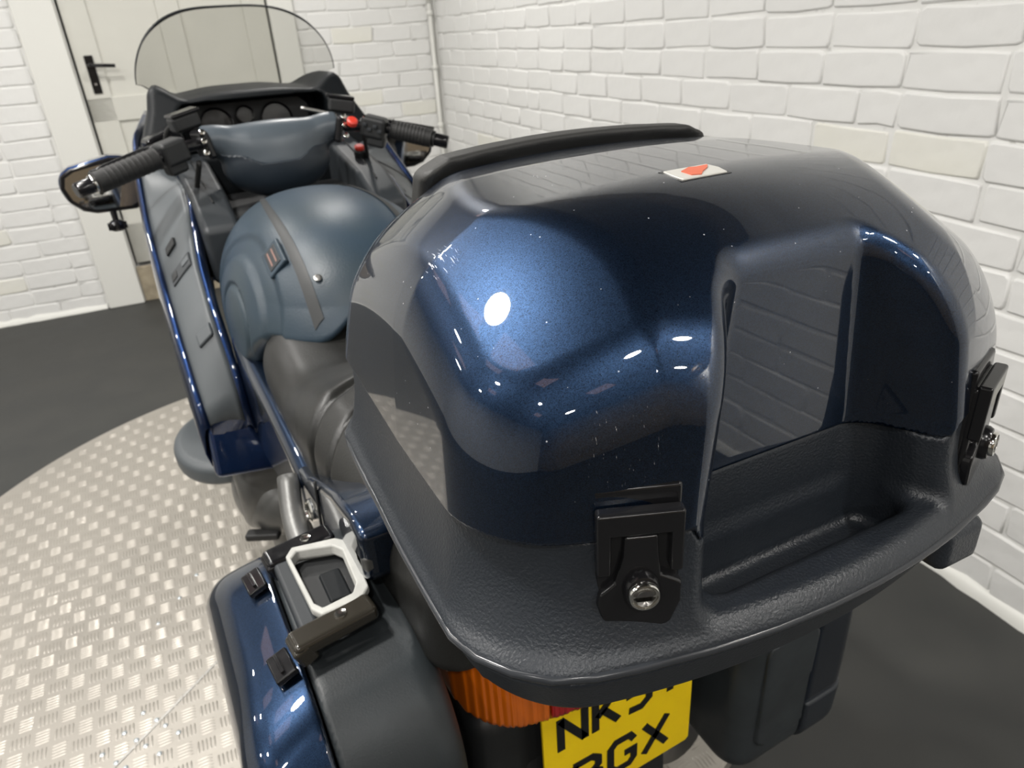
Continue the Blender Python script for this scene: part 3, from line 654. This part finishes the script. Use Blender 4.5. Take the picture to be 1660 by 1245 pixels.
# rear light unit
def f_light(X, Y, Z, x0=-.3, x1=.3): 
    a = np.abs(X); h = rmax(a - .168, .468 + 1.2 * X * X - Y, .06); h = rmax(h, Y - .66, .02); h = rmax(h, np.abs(Z - .645) - .055, .015)
    rib = .0011 * np.sin(X * 2 * math.pi / .0062)
    return mx(h + rib, mx(x0 - X, X - x1))
for nm, a, b, m in [('amber_lens', -.3, -.085, 'amber'), ('red_lens', -.083, .083, 'redlens'), ('amber_lens', .085, .3, 'amber')]:
    nets(nm, lambda X, Y, Z, a=a, b=b: f_light(X, Y, Z, a, b), (max(a, -.18) - .004, .45, .58), (min(b, .18) + .004, .67, .71), .0042, M[m], BK)
box('lamp_housing', (0, .60, .64), (.31, .12, .09), M['matt_black'], BK, bev=.01)
# number plate
PLC = Vector((.021, .485, .506))
npl = prism('number_plate', [(PLC.x - .114, .409), (PLC.x - .109, .404), (PLC.x + .109, .404), (PLC.x + .114, .409), (PLC.x + .114, .603), (PLC.x + .109, .608), (PLC.x - .109, .608), (PLC.x - .114, .603)], 'y', .485, .489, M['plate'], BK, .0008)
tag(npl, 'yellow number plate lettered NK51 BGX')
def strokes(name, segs, ox, oz, w, h, th=.0105):
    vs = []; fs = []
    for seg in segs:
        P = [Vector((ox + u * w, 0, oz + v * h)) for u, v in seg]; L = []; Rr = []
        for i, p in enumerate(P):
            if i == 0: t = P[1] - P[0]
            elif i == len(P) - 1: t = P[-1] - P[-2]
            else: t = (P[i + 1] - P[i]).normalized() + (P[i] - P[i - 1]).normalized()
            t.normalize(); n = Vector((-t.z, 0, t.x)); k = 1.
            if 0 < i < len(P) - 1: k = 1 / max(.5, n.dot(Vector((-(P[i + 1] - P[i]).normalized().z, 0, (P[i + 1] - P[i]).normalized().x))))
            L.append(p + n * th / 2 * k); Rr.append(p - n * th / 2 * k)
        b0 = len(vs)
        for l, r in zip(L, Rr):
            for y in (.4838, .4855): vs += [(l.x, y, l.z), (r.x, y, r.z)]
        for i in range(len(P) - 1):
            a = b0 + i * 4; c = a + 4
            fs += [(a, a + 1, c + 1, c), (a, c, c + 2, a + 2), (a + 1, a + 3, c + 3, c + 1)]
        fs += [(b0, b0 + 2, b0 + 3, b0 + 1), (b0 + 4 * len(P) - 4, b0 + 4 * len(P) - 3, b0 + 4 * len(P) - 1, b0 + 4 * len(P) - 2)]
    return mk(name, vs, fs, M['ink'], npl)
GL = {'N': [[(.0, 0), (.0, 1)], [(.0, .97), (1, .03)], [(1, 0), (1, 1)]], 'K': [[(0, 0), (0, 1)], [(.95, 1), (.08, .42)], [(.32, .58), (1, 0)]],
      '5': [[(.92, 1), (.12, 1), (.07, .56), (.6, .6), (.95, .42), (.95, .18), (.6, 0), (.04, .04)]], '1': [[(.5, 0), (.5, 1), (.2, .84)]],
      'B': [[(0, 0), (0, 1)], [(-.06, 1), (.70, 1), (.95, .86), (.95, .64), (.72, .52), (.0, .52)], [(.72, .52), (1, .38), (1, .14), (.75, 0), (-.06, 0)]],
      'G': [[(1, .80), (.82, 1), (.22, 1), (0, .84), (0, .16), (.22, 0), (.80, 0), (1, .16), (1, .46), (.60, .46)]],
      'X': [[(0, 0), (1, 1)], [(0, 1), (1, 0)]]}
cw, ch = .034, .054
x = PLC.x - .095
for c_ in 'NK51': strokes('plate_letter', GL[c_], x + .005, .525, cw - .0, ch); x += .0495
x = PLC.x - .072
for c_ in 'BGX': strokes('plate_letter', GL[c_], x, .428, cw + .003, ch); x += .054
box('plate_bracket', (PLC.x, .500, .50), (.19, .016, .20), M['matt_black'], BK, bev=.004)
def f_mud(X, Y, Z):
    r = np.sqrt((Y - .88) ** 2 + (Z - .36) ** 2); b = rmax(np.abs(X) - .105, np.abs(r - .375) - .012, .008); return rmax(b, -(mx(Z - .38, .86 - Y)) , .01) if False else rmax(b, mx(.20 - Z, Y - .95), .01)
nets('rear_mudguard', f_mud, (-.12, .47, .18), (.12, .97, .77), .009, M['matt_black'], BK)
box('undertray', (0, .60, .46), (.335, .17, .26), M['matt_black'], BK, bev=.03)
# wheels, engine, exhausts
def wheel(y, R_, w, rim):
    c = (0, y, R_ + .045)
    k = lathe('wheel', [(rim - .02, -w * .42), (rim, -w * .40), (rim - .012, -w * .2), (rim - .03, 0), (rim - .012, w * .2), (rim, w * .40), (rim - .02, w * .42), (rim - .035, w * .1), (rim - .035, -w * .1), (rim - .02, -w * .42)], c, (1, 0, 0), M['grey'], BK, 48)
    lathe('tyre', [(rim - .005, -w * .43), (R_ - .05, -w * .52), (R_ - .02, -w * .42), (R_ - .004, -w * .22), (R_, 0), (R_ - .004, w * .22), (R_ - .02, w * .42), (R_ - .05, w * .52), (rim - .005, w * .43), (rim - .02, 0), (rim - .005, -w * .43)], c, (1, 0, 0), M['rubber'], k, 64)
    for i in range(3):
        an = i * 2 * math.pi / 3 + .3; d = Vector((0, math.cos(an), math.sin(an)))
        tube('spoke', [Vector(c) + d * .03, Vector(c) + d * (rim - .025)], .022, M['grey'], k, 8, 1, flat=.7)
    lathe('hub', [(.035, -.06), (.045, -.04), (.045, .04), (.035, .06)], c, (1, 0, 0), M['steel'], k, 24)
    for s in (-1, 1): lathe('brake_disc', [(.075, s * .070), (.145, s * .070), (.145, s * .075), (.075, s * .075)], c, (1, 0, 0), M['steel'], k, 40)
wheel(.88, .315, .16, .22); wheel(2.40, .30, .12, .225)
for s in (-1, 1):
    tube('fork_leg', [(s * .095, 2.38, .345), (s * .095, 2.02, .98)], .026, M['engine'], BK, 14, 1)
    tube('exhaust', [(s * .20, 1.35, .22), (s * .22, 1.1, .19), (s * .225, .85, .20), (s * .225, .60, .21)], lambda t: .035 + .02 * sm(t * 2.2), M['steel'], BK, 20, 8)
tube('swing_arm', [(-.09, 1.25, .42), (-.12, 1.0, .38), (-.12, .86, .36)], .03, M['engine'], BK, 12, 5)
def f_eng(X, Y, Z):
    a = np.abs(X); b = rmax(a - .26, np.abs(Y - 1.60) - .22, .06); b = rmax(b, np.abs(Z - .38) - .18, .06); cyl = np.sqrt((Z - .42) ** 2 + (Y - 1.52) ** 2) - .13
    return rmin(b, rmax(cyl, a - .305, .03), .03)
eng = nets('engine', f_eng, (-.32, 1.24, .18), (.32, 1.84, .62), .012, M['engine'], BK)
def f_eng2(X, Y, Z):   # silver cover under the left knee panel
    a = np.abs(X); e = ((a - .215) / .10) ** 2 + ((Y - 1.50) / .15) ** 2 + ((Z - .38) / .105) ** 2; return (np.sqrt(e) - 1) * .1
nets('engine_cover', f_eng2, (-.34, 1.25, .2), (-.10, 1.63, .52), .012, M['engine'], BK); nets('engine_cover', f_eng2, (.10, 1.25, .2), (.34, 1.63, .52), .012, M['engine'], BK)
box('gearbox', (0, 1.22, .42), (.30, .30, .26), M['matt_black'], BK, bev=.03)
for s in (-1, 1):
    box('rider_footrest', (s * .280, 1.385, .335), (.075, .028, .018), M['rubber'], BK, (0, 0, s * .5), .006)
    box('footrest_tip', (s * .240, 1.402, .338), (.022, .026, .02), M['bronze'] if s > 0 else mat('brass_tip', (.55, .30, .08), .35, .8), BK, (0, 0, s * .5), .004)
    box('footrest_bracket', (s * .20, 1.33, .40), (.03, .14, .12), M['engine'], BK, bev=.01)
# fairing sides
YS = [2.08, 1.95, 1.80, 1.70, 1.60, 1.50, 1.42, 1.38]
OUT = [(-.294, 1.110), (-.312, 1.045), (-.326, .955), (-.330, .893), (-.332, .835), (-.334, .764), (-.334, .675), (-.332, .620)]
INN = [(-.225, 1.060), (-.222, 1.040), (-.215, 1.020), (-.225, .985), (-.243, .900), (-.248, .824), (-.245, .715), (-.247, .605)]
def interp(tab, y, k):
    ys = YS[::-1]; v = [t[k] for t in tab][::-1]; return float(np.interp(y, ys, v))
def fairing(s):
    # blue outer shell: lip inside the grey panel, crown, outer skin down to the belly
    ys = list(np.linspace(2.30, 1.38, 24)); vs = []; fs = []; n = 0
    for y in ys:
        ox, oz = interp(OUT, y, 0), interp(OUT, y, 1); ix, iz = interp(INN, y, 0), interp(INN, y, 1)
        if y > 2.08: t = (y - 2.08) / .22; ox += .05 * t; ix += .04 * t; oz += .04 * t; iz += .03 * t
        f_ = float(np.clip((y - 1.40) / .3, 0, 1))
        ring = [(ix + .004, iz - .10), (ix + .004, iz - .012), (ix, iz), (ix - .004, iz + .003), (ix - .008, iz + .002), (ix - .010, iz - .012),
                (ox + .009, oz - .012), (ox + .008, oz + .003), (ox + .004, oz + .004), (ox, oz), (ox - .004, oz - .012), (ox - .010, oz - .05 - .05 * f_), (ox - .006, oz - .08 - .17 * f_), (min(ox + .05, -.29), max(.30, oz - .11 - .34 * f_))]
        n = len(ring); vs += [(s * -x, y, z) for x, z in ring]
    for i in range(len(ys) - 1):
        for k in range(n - 1): fs.append((i * n + k, i * n + k + 1, (i + 1) * n + k + 1, (i + 1) * n + k))
    o = mk('fairing_shell', vs, fs, M['blue_fair'], BK, True)
    sd = o.modifiers.new('th', 'SOLIDIFY'); sd.thickness = .003; sd.offset = -1 if s > 0 else 1
    tag(o, 'navy blue ' + ('left' if s < 0 else 'right') + ' fairing shell')
    # grey knee panel set into the shell
    vs = []; fs = []; ys = list(np.linspace(2.04, 1.385, 30)); m = 9
    for y in ys:
        ox, oz = interp(OUT, y, 0) + .010, interp(OUT, y, 1); ix, iz = interp(INN, y, 0) - .010, interp(INN, y, 1)
        for k in range(m):
            t = k / (m - 1); x = ox + (ix - ox) * t; z = oz + (iz - oz) * t + .004 * math.sin(math.pi * t) + .0015 - (.004 if k in (0, m - 1) else 0); vs.append((s * -x, y, z))
    for i in range(len(ys) - 1):
        for k in range(m - 1): fs.append((i * m + k, i * m + k + 1, (i + 1) * m + k + 1, (i + 1) * m + k))
    g = mk('knee_panel', vs, fs, M['grey'], BK, True); tag(g, 'grey ' + ('left' if s < 0 else 'right') + ' knee panel')
    sd = g.modifiers.new('th', 'SOLIDIFY'); sd.thickness = .004
    def onp(y, t, lift=.004):
        ox, oz = interp(OUT, y, 0) + .010, interp(OUT, y, 1); ix, iz = interp(INN, y, 0) - .010, interp(INN, y, 1)
        return Vector((s * -(ox + (ix - ox) * t), y, oz + (iz - oz) * t + .004 * math.sin(math.pi * t) + lift))
    # joints across the panel, pocket lid edge, switch block, clip and tab
    for (y, a, b) in [(1.80, .02, .98), (1.665, .02, .98)]:
        tube('panel_joint', [onp(y, a + (b - a) * k / 6, .0012) for k in range(7)], .0022, M['matt_black'], g, 6, 1)
    tube('pocket_lid_edge', [onp(1.79, .9, .0012), onp(1.74, .86, .0012), onp(1.68, .82, .0012)], .0018, M['matt_black'], g, 6, 3)
    def plate(name, y, t, l, w, h, m_, bev=.003, par=None):
        c = onp(y, t, .0085); v = (onp(y, t + .1) - onp(y, t - .1)).normalized(); u = (onp(y + .05, t) - onp(y - .05, t)).normalized(); n_ = v.cross(u).normalized()
        if n_.z < 0: n_ = -n_
        rm = Matrix((v, u, n_)).transposed(); return box(name, c, (l, w, h), m_, par or g, rm, bev)
    plate('switch_block', 1.610, .50, .062, .034, .006, M['greydark']); plate('switch', 1.610, .30, .018, .018, .011, M['matt_black'], .002); plate('switch', 1.612, .68, .022, .014, .011, M['grey'], .002)
    plate('pocket_catch', 1.675, .36, .032, .022, .012, M['matt_black'], .003)
    plate('cover_tab', 1.475, .62, .040, .030, .012, M['grey'], .005)
    # lower blue corner piece
    c = mk('fairing_corner', [(s * .332, 1.383, .625), (s * .245, 1.383, .608), (s * .212, 1.345, .505), (s * .339, 1.345, .525), (s * .33, 1.44, .625), (s * .25, 1.44, .608), (s * .215, 1.46, .50), (s * .34, 1.46, .52)],
           [(0, 1, 2, 3), (4, 7, 6, 5), (0, 4, 5, 1), (1, 5, 6, 2), (2, 6, 7, 3), (3, 7, 4, 0)], M['blue_fair'], BK)
    import bmesh
    bm = bmesh.new(); bm.from_mesh(c.data); bmesh.ops.recalc_face_normals(bm, faces=bm.faces); bm.to_mesh(c.data); bm.free(); bevel(c, .012, 3)
    # crash bar cover wing
    def f_wing(X, Y, Z):
        a = X * s; e = ((a - .30) / .108) ** 2 + ((Y - 1.64) / .125) ** 2; return rmax((np.sqrt(e) - 1) * .1, np.abs(Z - .44 - .15 * (Y - 1.6)) - .028, .018)
    nets('crash_bar_cover', f_wing, (min(s * .2, s * .43), 1.48, .38), (max(s * .2, s * .43), 1.80, .52), .008, M['grey'], BK)
fairing(-1); fairing(1)
# nose with cockpit
ZW = [.80, .98, 1.06, 1.12, 1.17, 1.235, 1.26]; WW = [.330, .322, .305, .275, .252, .236, .20]
def f_nose(X, Y, Z, sh=0.):
    a = np.abs(X); w = np.interp(Z, ZW, WW) - 1.1 * mx(Y - 2.12, 0) ** 2 - .10 * mx(Y - 2.05, 0) - sh
    top = Z - (1.195 + .035 * sm((a - .15) / .07) - .30 * mx(Y - 2.32, 0) - .05 * mx(2.12 - Y, 0) + .012 * np.exp(-(a / .13) ** 4)) + sh
    fr = Y - (2.52 - 1.2 * X * X - .8 * mx(Z - 1.0, 0))
    b = rmax(a - w, top, .02); b = rmax(b, fr, .06); return b
def f_cockpit(X, Y, Z):
    a = np.abs(X); b = f_nose(X, Y, Z, .004)
    b = rmax(b, 1.96 + .35 * mx(1.14 - Z, 0) * 0 - .6 * mx(Z - 1.10, 0) * -1 - Y, .015)        # rear face leans forward going up
    cav = rmax(rmax(a - (.185 - .3 * mx(Z - 1.15, 0)), Y - 2.12, .02), mx(Z - 1.178, 1.06 - Z), .015)
    b = rmax(b, -cav, .012)
    return mx(b, mx(.93 - Z, Y - 2.42))
ck = nets('cockpit_fairing', f_cockpit, (-.34, 1.93, .92), (.34, 2.44, 1.26), .0075, M['cockpit'], BK); tag(ck, 'matt black cockpit surround under the windscreen')
def f_shell(X, Y, Z): return mx(rmax(f_nose(X, Y, Z), -f_nose(X, Y + .0, Z, .010) - .0, .002), mx(2.02 - Y, mx(.86 - Z, Z - (1.20 - .35 * mx(2.2 - Y, 0)))))
nose = nets('nose_fairing', lambda X, Y, Z: mx(rmax(f_nose(X, Y, Z), 2.425 - Y, .004), .62 - Z), (-.34, 2.38, .6), (.34, 2.56, 1.24), .012, M['blue_fair'], BK); tag(nose, 'navy blue nose fairing')
# instruments
ic = prism('instrument_panel', [(-.15, 1.065), (.15, 1.065), (.155, 1.15), (.13, 1.172), (-.13, 1.172), (-.155, 1.15)], 'y', 2.085, 2.13, M['matt_black'], BK, .006)
for x_, z_, r_ in [(-.092, 1.118, .042), (-.018, 1.135, .024), (.062, 1.118, .042)]:
    d_ = lathe('dial', [(r_, 0), (r_, .012), (r_ - .004, .014), (r_ - .005, .006), (.0, .006)], (x_, 2.083, z_), (0, -1, .15), M['gloss_black'], ic, 32)
for x_ in (.062,): box('dial_needle', (x_ + .008, 2.074, 1.112), (.026, .002, .002), M['red'], ic, (0, .5, 0))
# radio / pocket recess on left inner fairing
box('fairing_pocket', (-.235, 1.955, 1.108), (.085, .05, .045), M['gloss_black'], BK, (0, -.35, .25), .008)
# right inner fairing console with choke knob
for s in (-1, 1):
    pr = [(1.98, 1.07), (1.90, 1.055), (1.72, 1.015), (1.60, .96), (1.60, .84), (1.98, .84)]
    vs = []; 
    o_ = prism('inner_fairing', pr, 'x', min(s * .150, s * .228), max(s * .150, s * .228), M['greydark'], BK, .014, 3)
    tube('console_seam', [(s * .190, 1.93, 1.063), (s * .188, 1.8, 1.036), (s * .186, 1.68, .999)], .002, M['matt_black'], o_, 6, 4)
kn = lathe('choke_knob', [(.014, 0), (.015, .014), (.012, .018)], (.19, 1.80, .99 + .045), (0, -.35, 1), M['matt_black'], BK, 18)
lathe('red_cap', [(.012, 0), (.013, .006), (.009, .010)], Vector((.19, 1.80, 1.035)) + Vector((0, -.006, .018)), (0, -.35, 1), M['red'], BK, 18)
# windscreen
def scr(x, v):
    a = min(abs(x) / .255, 1.); zb = 1.20 - .03 * math.exp(-((abs(x) - .165) / .05) ** 2) + .025 * sm((abs(x) - .20) / .06)
    zt = 1.225 + .170 * (1 - a ** 3.2) ** .62; z = zb + (zt - zb) * v; y = 2.345 - 2.0 * x * x - (z - 1.2) * .62
    if v > .97: pass
    return Vector((x * (1.0 + .02 * v) + .012, y, z))
NX, NV = 44, 16; vs = [scr(.255 * math.sin(math.pi / 2 * (2 * i / NX - 1)) , j / NV) for j in range(NV + 1) for i in range(NX + 1)]
fs = [(j * (NX + 1) + i, j * (NX + 1) + i + 1, (j + 1) * (NX + 1) + i + 1, (j + 1) * (NX + 1) + i) for j in range(NV) for i in range(NX)]
ws_ = mk('windscreen', vs, fs, M['screen'], BK, True); sd = ws_.modifiers.new('th', 'SOLIDIFY'); sd.thickness = .004; tag(ws_, 'smoked clear plastic windscreen')
tube('windscreen_edge', [scr(.255 * math.sin(math.pi / 2 * (2 * i / NX - 1)), 1.) for i in range(NX + 1)], .0014, M['greydark'], ws_, 6, 1)
# handlebar cover
def f_bar(X, Y, Z):
    X = X + .018; a = np.abs(X); c = 1.105 + .012 * sm((a - .05) / .08); 
    t = np.sqrt((Y - 1.765) ** 2 + (Z - c) ** 2) - .031 - .006 * sm((.10 - a) / .05); t = rmax(t, a - .152, .008)
    bel = (np.sqrt((X / .118) ** 2 + ((Y - 1.765) / .055) ** 2 + ((Z - 1.055) / .075) ** 2) - 1) * .06
    return rmin(t, bel, .025)
hb = nets('handlebar_cover', f_bar, (-.19, 1.68, .96), (.15, 1.84, 1.17), .005, M['barblue'], BK); tag(hb, 'slate blue plastic cover over the handlebar clamps')
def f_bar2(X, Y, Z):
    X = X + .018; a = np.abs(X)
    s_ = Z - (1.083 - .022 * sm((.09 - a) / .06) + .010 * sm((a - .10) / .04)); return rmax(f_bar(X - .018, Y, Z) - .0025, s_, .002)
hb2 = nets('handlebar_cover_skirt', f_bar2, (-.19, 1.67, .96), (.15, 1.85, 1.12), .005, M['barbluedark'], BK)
box('cover_button', (-.027, 1.738, 1.132), (.024, .004, .012), M['matt_black'], BK, (-.75, 0, 0), .002)
tube('steering_head', [(-.018, 1.80, 1.02), (-.018, 1.93, .72)], .035, M['matt_black'], BK, 16, 1)
# bars, grips, switchgear
for s in (-1, 1):
    o = Vector((-.018 if s < 0 else -.012, 0, 0))
    P = [Vector((s * .13, 1.755, 1.115)), Vector((s * .20, 1.725, 1.112)), Vector((s * .26, 1.69, 1.100)), Vector((s * (.375 if s < 0 else .335), 1.645, 1.075))]
    P = [p + o for p in P]
    tube('handlebar', P, .0125, M['gloss_black'], BK, 12, 5)
    g0, g1 = P[2].lerp(P[3], -.05), P[3]
    gr = tube('hand_grip', [g0, g0.lerp(g1, .08), g0.lerp(g1, .5), g0.lerp(g1, .92), g1], lambda t: .0215 + (.002 if t < .06 or t > .95 else 0) - .0 * t, M['rubber'], BK, 20, 6)
    for k in range(9):
        c_ = g0.lerp(g1, .14 + .085 * k); lathe('grip_rib', [(.0215, -.003), (.0222, -.0015), (.0222, .0015), (.0215, .003)], c_, g1 - g0, M['rubber'], gr, 18)
    d_ = (g1 - g0).normalized()
    be = lathe('bar_end_weight', [(.012, 0), (.0175, .003), (.0175, .006), (.015, .008), (.0155, .036), (.013, .040)], g1, d_, M['gloss_black'], BK, 20)
    lathe('bar_end_ring', [(.0180, .0015), (.0185, .003), (.0185, .006), (.0180, .0075)], g1, d_, M['chrome'] if s < 0 else M['matt_black'], be, 24)
    c = P[1].lerp(P[2], .35)
    rm = d_.to_track_quat('X', 'Z').to_matrix()
    sw = box('switch_housing', c, (.058, .052, .050), M['matt_black'], BK, rm, .010, 3)
    box('switch_lower', c + Vector((0, -.004, -.030)), (.044, .036, .028), M['matt_black'], sw, rm, .008)
    for k in range(4): box('switch_button', c + rm @ Vector((-.018 + .012 * k, -.028, .006 - .009 * (k % 2))), (.009, .006, .007), M['greydark'], sw, rm, .001)
    lathe('switch_screw', [(.004, 0), (.003, .002)], c + rm @ Vector((-.022, -.022, .022)), (0, -.7, .7), M['chrome'], sw, 10)
    # clamp with two bright bolts
    cl = box('clamp', P[0] + Vector((s * .022, -.006, -.004)), (.020, .056, .062), M['gloss_black'], BK, rm, .008)
    for dz in (-.018, .006, .024): lathe('clamp_bolt', [(.0065, 0), (.006, .004), (.003, .005)], P[0] + Vector((s * .022, -.036, dz)), (0, -.9, .35), M['chrome'], cl, 12)
    # lever and master cylinder
    tube('control_lever', [c + Vector((s * -.02, .045, .015)), c + Vector((s * .05, .058, .005)), c + Vector((s * .16, .022, -.022))], lambda t: .0075 - .002 * t, M['gloss_black'], BK, 10, 6, flat=.7)
    rs = box('fluid_reservoir', P[0] + Vector((s * .045, .045, .042)), (.062, .042, .034), M['matt_black'], BK, (0, s * .2, s * -.25), .008)
    box('reservoir_lid', P[0] + Vector((s * .045, .045, .061)), (.066, .046, .007), M['gloss_black'], rs, (0, s * .2, s * -.25), .003)
lathe('kill_switch', [(.012, 0), (.0125, .010), (.009, .013)], (.152, 1.70, 1.123), (.1, -.6, .7), M['red'], BK, 18)
tube('brake_hose', [(-.20, 1.80, 1.16), (-.23, 1.86, 1.13), (-.24, 1.90, 1.04), (-.20, 1.92, .95)], .006, M['rubber'], BK, 8, 8)
tube('cable', [(.19, 1.74, 1.09), (.205, 1.80, 1.02), (.19, 1.88, .95)], .005, M['rubber'], BK, 8, 8)
tube('cable', [(-.19, 1.72, 1.08), (-.205, 1.78, 1.0), (-.18, 1.86, .94)], .006, M['rubber'], BK, 8, 8)
tube('lever_rod', [(.066, 1.80, 1.160), (.10, 1.80, 1.150), (.145, 1.79, 1.137)], .004, M['steel'], BK, 8, 3)
# dark frame bay between tank cover and fairing
box('frame_bay', (0, 1.82, .86), (.40, .24, .22), M['matt_black'], BK, bev=.02)
# mirrors
for s in (-1, 1):
    ol = [(.300, 1.055), (.325, 1.075), (.36, 1.080), (.452, 1.064), (.476, 1.050), (.484, 1.022), (.474, .985), (.448, .958), (.42, .948), (.33, .945), (.305, .955)]
    pg = [(s * x_, z_) for x_, z_ in ol]; slant = -.24 if s > 0 else .06; k0 = len(bpy.data.objects); before = set(bpy.data.objects)
    mr = prism('mirror', pg, 'y', 2.045, 2.10, M['blue_fair'], BK, .012, 3); tag(mr, ('left' if s < 0 else 'right') + ' mirror in a navy housing')
    cx_, cz_ = s * .39, 1.012
    bz = prism('mirror_bezel', [(cx_ + (a - cx_) * .96, cz_ + (b - cz_) * .95) for a, b in pg], 'y', 2.036, 2.050, M['gloss_black'], mr, .005, 2)
    gl = prism('mirror_glass', [(cx_ + (a - cx_) * .85, cz_ + (b - cz_) * .80) for a, b in pg], 'y', 2.0345, 2.040, M['mirror'], mr)
    for q_ in set(bpy.data.objects) - before:
        for v_ in q_.data.vertices: v_.co.y += slant * (v_.co.x - s * .39)
    ar = box('mirror_arm', (s * .305, 2.075, 1.005), (.06, .05, .10), M['blue_fair'], mr, (0, 0, 0), .015, 3)
    sb = lathe('adjuster_stem', [(.008, 0), (.007, .03)], (s * .385, 2.03, .953), (0, -.2, -1), M['gloss_black'], mr, 12)
    vs = []; fs = []
    o_ = lathe('adjuster_knob', [(.010, 0), (.019, .006), (.021, .014), (.017, .024), (.008, .028)], (s * .385, 2.024, .932), (0, -.2, -1), M['gloss_black'], mr, 18)
    for k in range(9): an = k * 2 * math.pi / 9; box('knob_ridge', (s * .385 + .020 * math.cos(an), 2.021 + .020 * math.sin(an), .918), (.004, .004, .016), M['gloss_black'], mr)

# ------------------------------------------------------------------ panniers
def f_pan(X, Y, Z, s):
    a = X * s; cx = .285
    h = rmax(np.abs(a - cx + .06 * mx(.55 - Z, 0)) - .112 - .02 * sm((.7 - Z) / .3), Z - (.765 + .02 * (.6 - Y) - .40 * mx(a - .308, 0) - 1.2 * mx(a - .33, 0) ** 2), .035)
    rear = (.440 - .02 * (Z - .5)) - Y
    v = rmax(rear, Z - .762, .155); v = rmax(v, Y - .80 - .10 * (Z - .7), .10); v = rmax(v, .30 - Z + .12 * mx(Y - .5, 0), .05)
    h = rmax(h, .192 - a, .02)
    return rmax(h, v, .035)
def pannier(s):
    side = 'left' if s < 0 else 'right'
    P = empty('pannier', (s * .29, .65, .30)); tag(P, 'navy and charcoal ' + side + ' pannier ' + ('with a pale grey carrying handle on top' if s < 0 else 'beside the yellow number plate'), 'pannier', 'panniers')
    lo, hi = (min(s * .15, s * .42), .42, .27), (max(s * .15, s * .42), .90, .79)
    split = .318
    o = nets('outer_lid', lambda X, Y, Z: rmax(f_pan(X, Y, Z, s), mx(split - X * s, .40 - Z), .005), lo, hi, .005, M['paint'], P); tag(o, 'navy blue outer lid')
    nets('inner_case', lambda X, Y, Z: rmax(f_pan(X, Y, Z, s) + .001, X * s - split + .002, .005), lo, hi, .006, M['panabs'], P)
    nets('lower_skirt', lambda X, Y, Z: rmax(f_pan(X, Y, Z, s) - .003, mx(split - X * s, Z - .398), .005), lo, hi, .007, M['abs'], P)
    # rear face panel step of inner case
    nets('rear_panel', lambda X, Y, Z: mx(f_pan(X, Y, Z, s) - .004, rmax(rmax(np.abs(X * s - .265) - .046, np.abs(Z - .47) - .10, .02), Y - .52, .01)), lo, hi, .0055, M['panabs'], P)
    zt = .768
    # handle well, grip bar and pale loop
    box('handle_well', (s * .270, .632, zt - .004), (.062, .110, .012), M['matt_black'], P, bev=.004)
    box('well_floor', (s * .262, .625, zt + .002), (.024, .05, .006), M['cockpit'], P, bev=.003)
    box('grip_bar', (s * .3035, .622, zt + .006), (.020, .125, .016), M['greydark'], P, (0, 0, s * -.02), .005)
    LP = [(s * .293, .588), (s * .297, .677), (s * .288, .688), (s * .246, .676), (s * .236, .662), (s * .240, .592), (s * .250, .578), (s * .286, .576)]
    wd = [.0055, .0055, .007, .009, .010, .010, .009, .006]
    vs = []; fs = []; c_ = Vector((s * .268, .632, 0)); n = 8; zz = zt + .013
    for (x, y), w in zip(LP, wd):
        p = Vector((x, y, 0)); d = (p - c_).normalized()
        for dd, z in ((w, zz), (w * .9, zz + .007), (-w * .7, zz + .0075), (-w, zz - .004), (0, zz - .012)): q_ = p + d * dd; vs.append((q_.x, q_.y, z))
    for i in range(n):
        for k in range(5): fs.append((i * 5 + k, i * 5 + (k + 1) % 5, ((i + 1) % n) * 5 + (k + 1) % 5, ((i + 1) % n) * 5 + k))
    hl = mk('handle_loop', vs, fs, M['white_rail'], P)
    import bmesh
    bm = bmesh.new(); bm.from_mesh(hl.data); bmesh.ops.recalc_face_normals(bm, faces=bm.faces); bm.to_mesh(hl.data); bm.free(); bevel(hl, .0025, 3); tag(hl, 'pale grey handle loop')
    for (y, l, mm) in [(.560, .088, M['bronze']), (.700, .080, M['gloss_black'])]:
        hg = box('hinge_cover', (s * .281, y, zt + .010), (l, .030, .018), mm, P, (0, s * .05, s * -.10), .006, 3)
        box('hinge_tip', (s * (.281 + l / 2 - .010), y - .003, zt + .002), (.020, .032, .024), mm, hg, (0, s * .35, s * -.10), .005, 3)
        lathe('hinge_screw', [(.0065, 0), (.006, .0025), (.002, .003)], (s * .272, y + .001, zt + .019), (0, 0, 1), M['chrome'], hg, 16)
        sl = box('hinge_slot', (s * .337, y, zt - .014), (.022, .036, .008), M['gloss_black'], P, (0, s * .30, s * -.1), .002)
        box('hinge_pin', (s * .339, y, zt - .010), (.004, .026, .006), M['gloss_black'], sl, (0, s * .30, s * -.1), .001)
    box('seam_screw', (s * .3185, .455, .70), (.004, .004, .006), M['matt_black'], P)
pannier(-1); pannier(1)
lathe('pannier_screw', [(.004, 0), (.0035, .001)], (.23, .4335, .385), (0, -1, 0), M['steel'], None, 10) if False else None
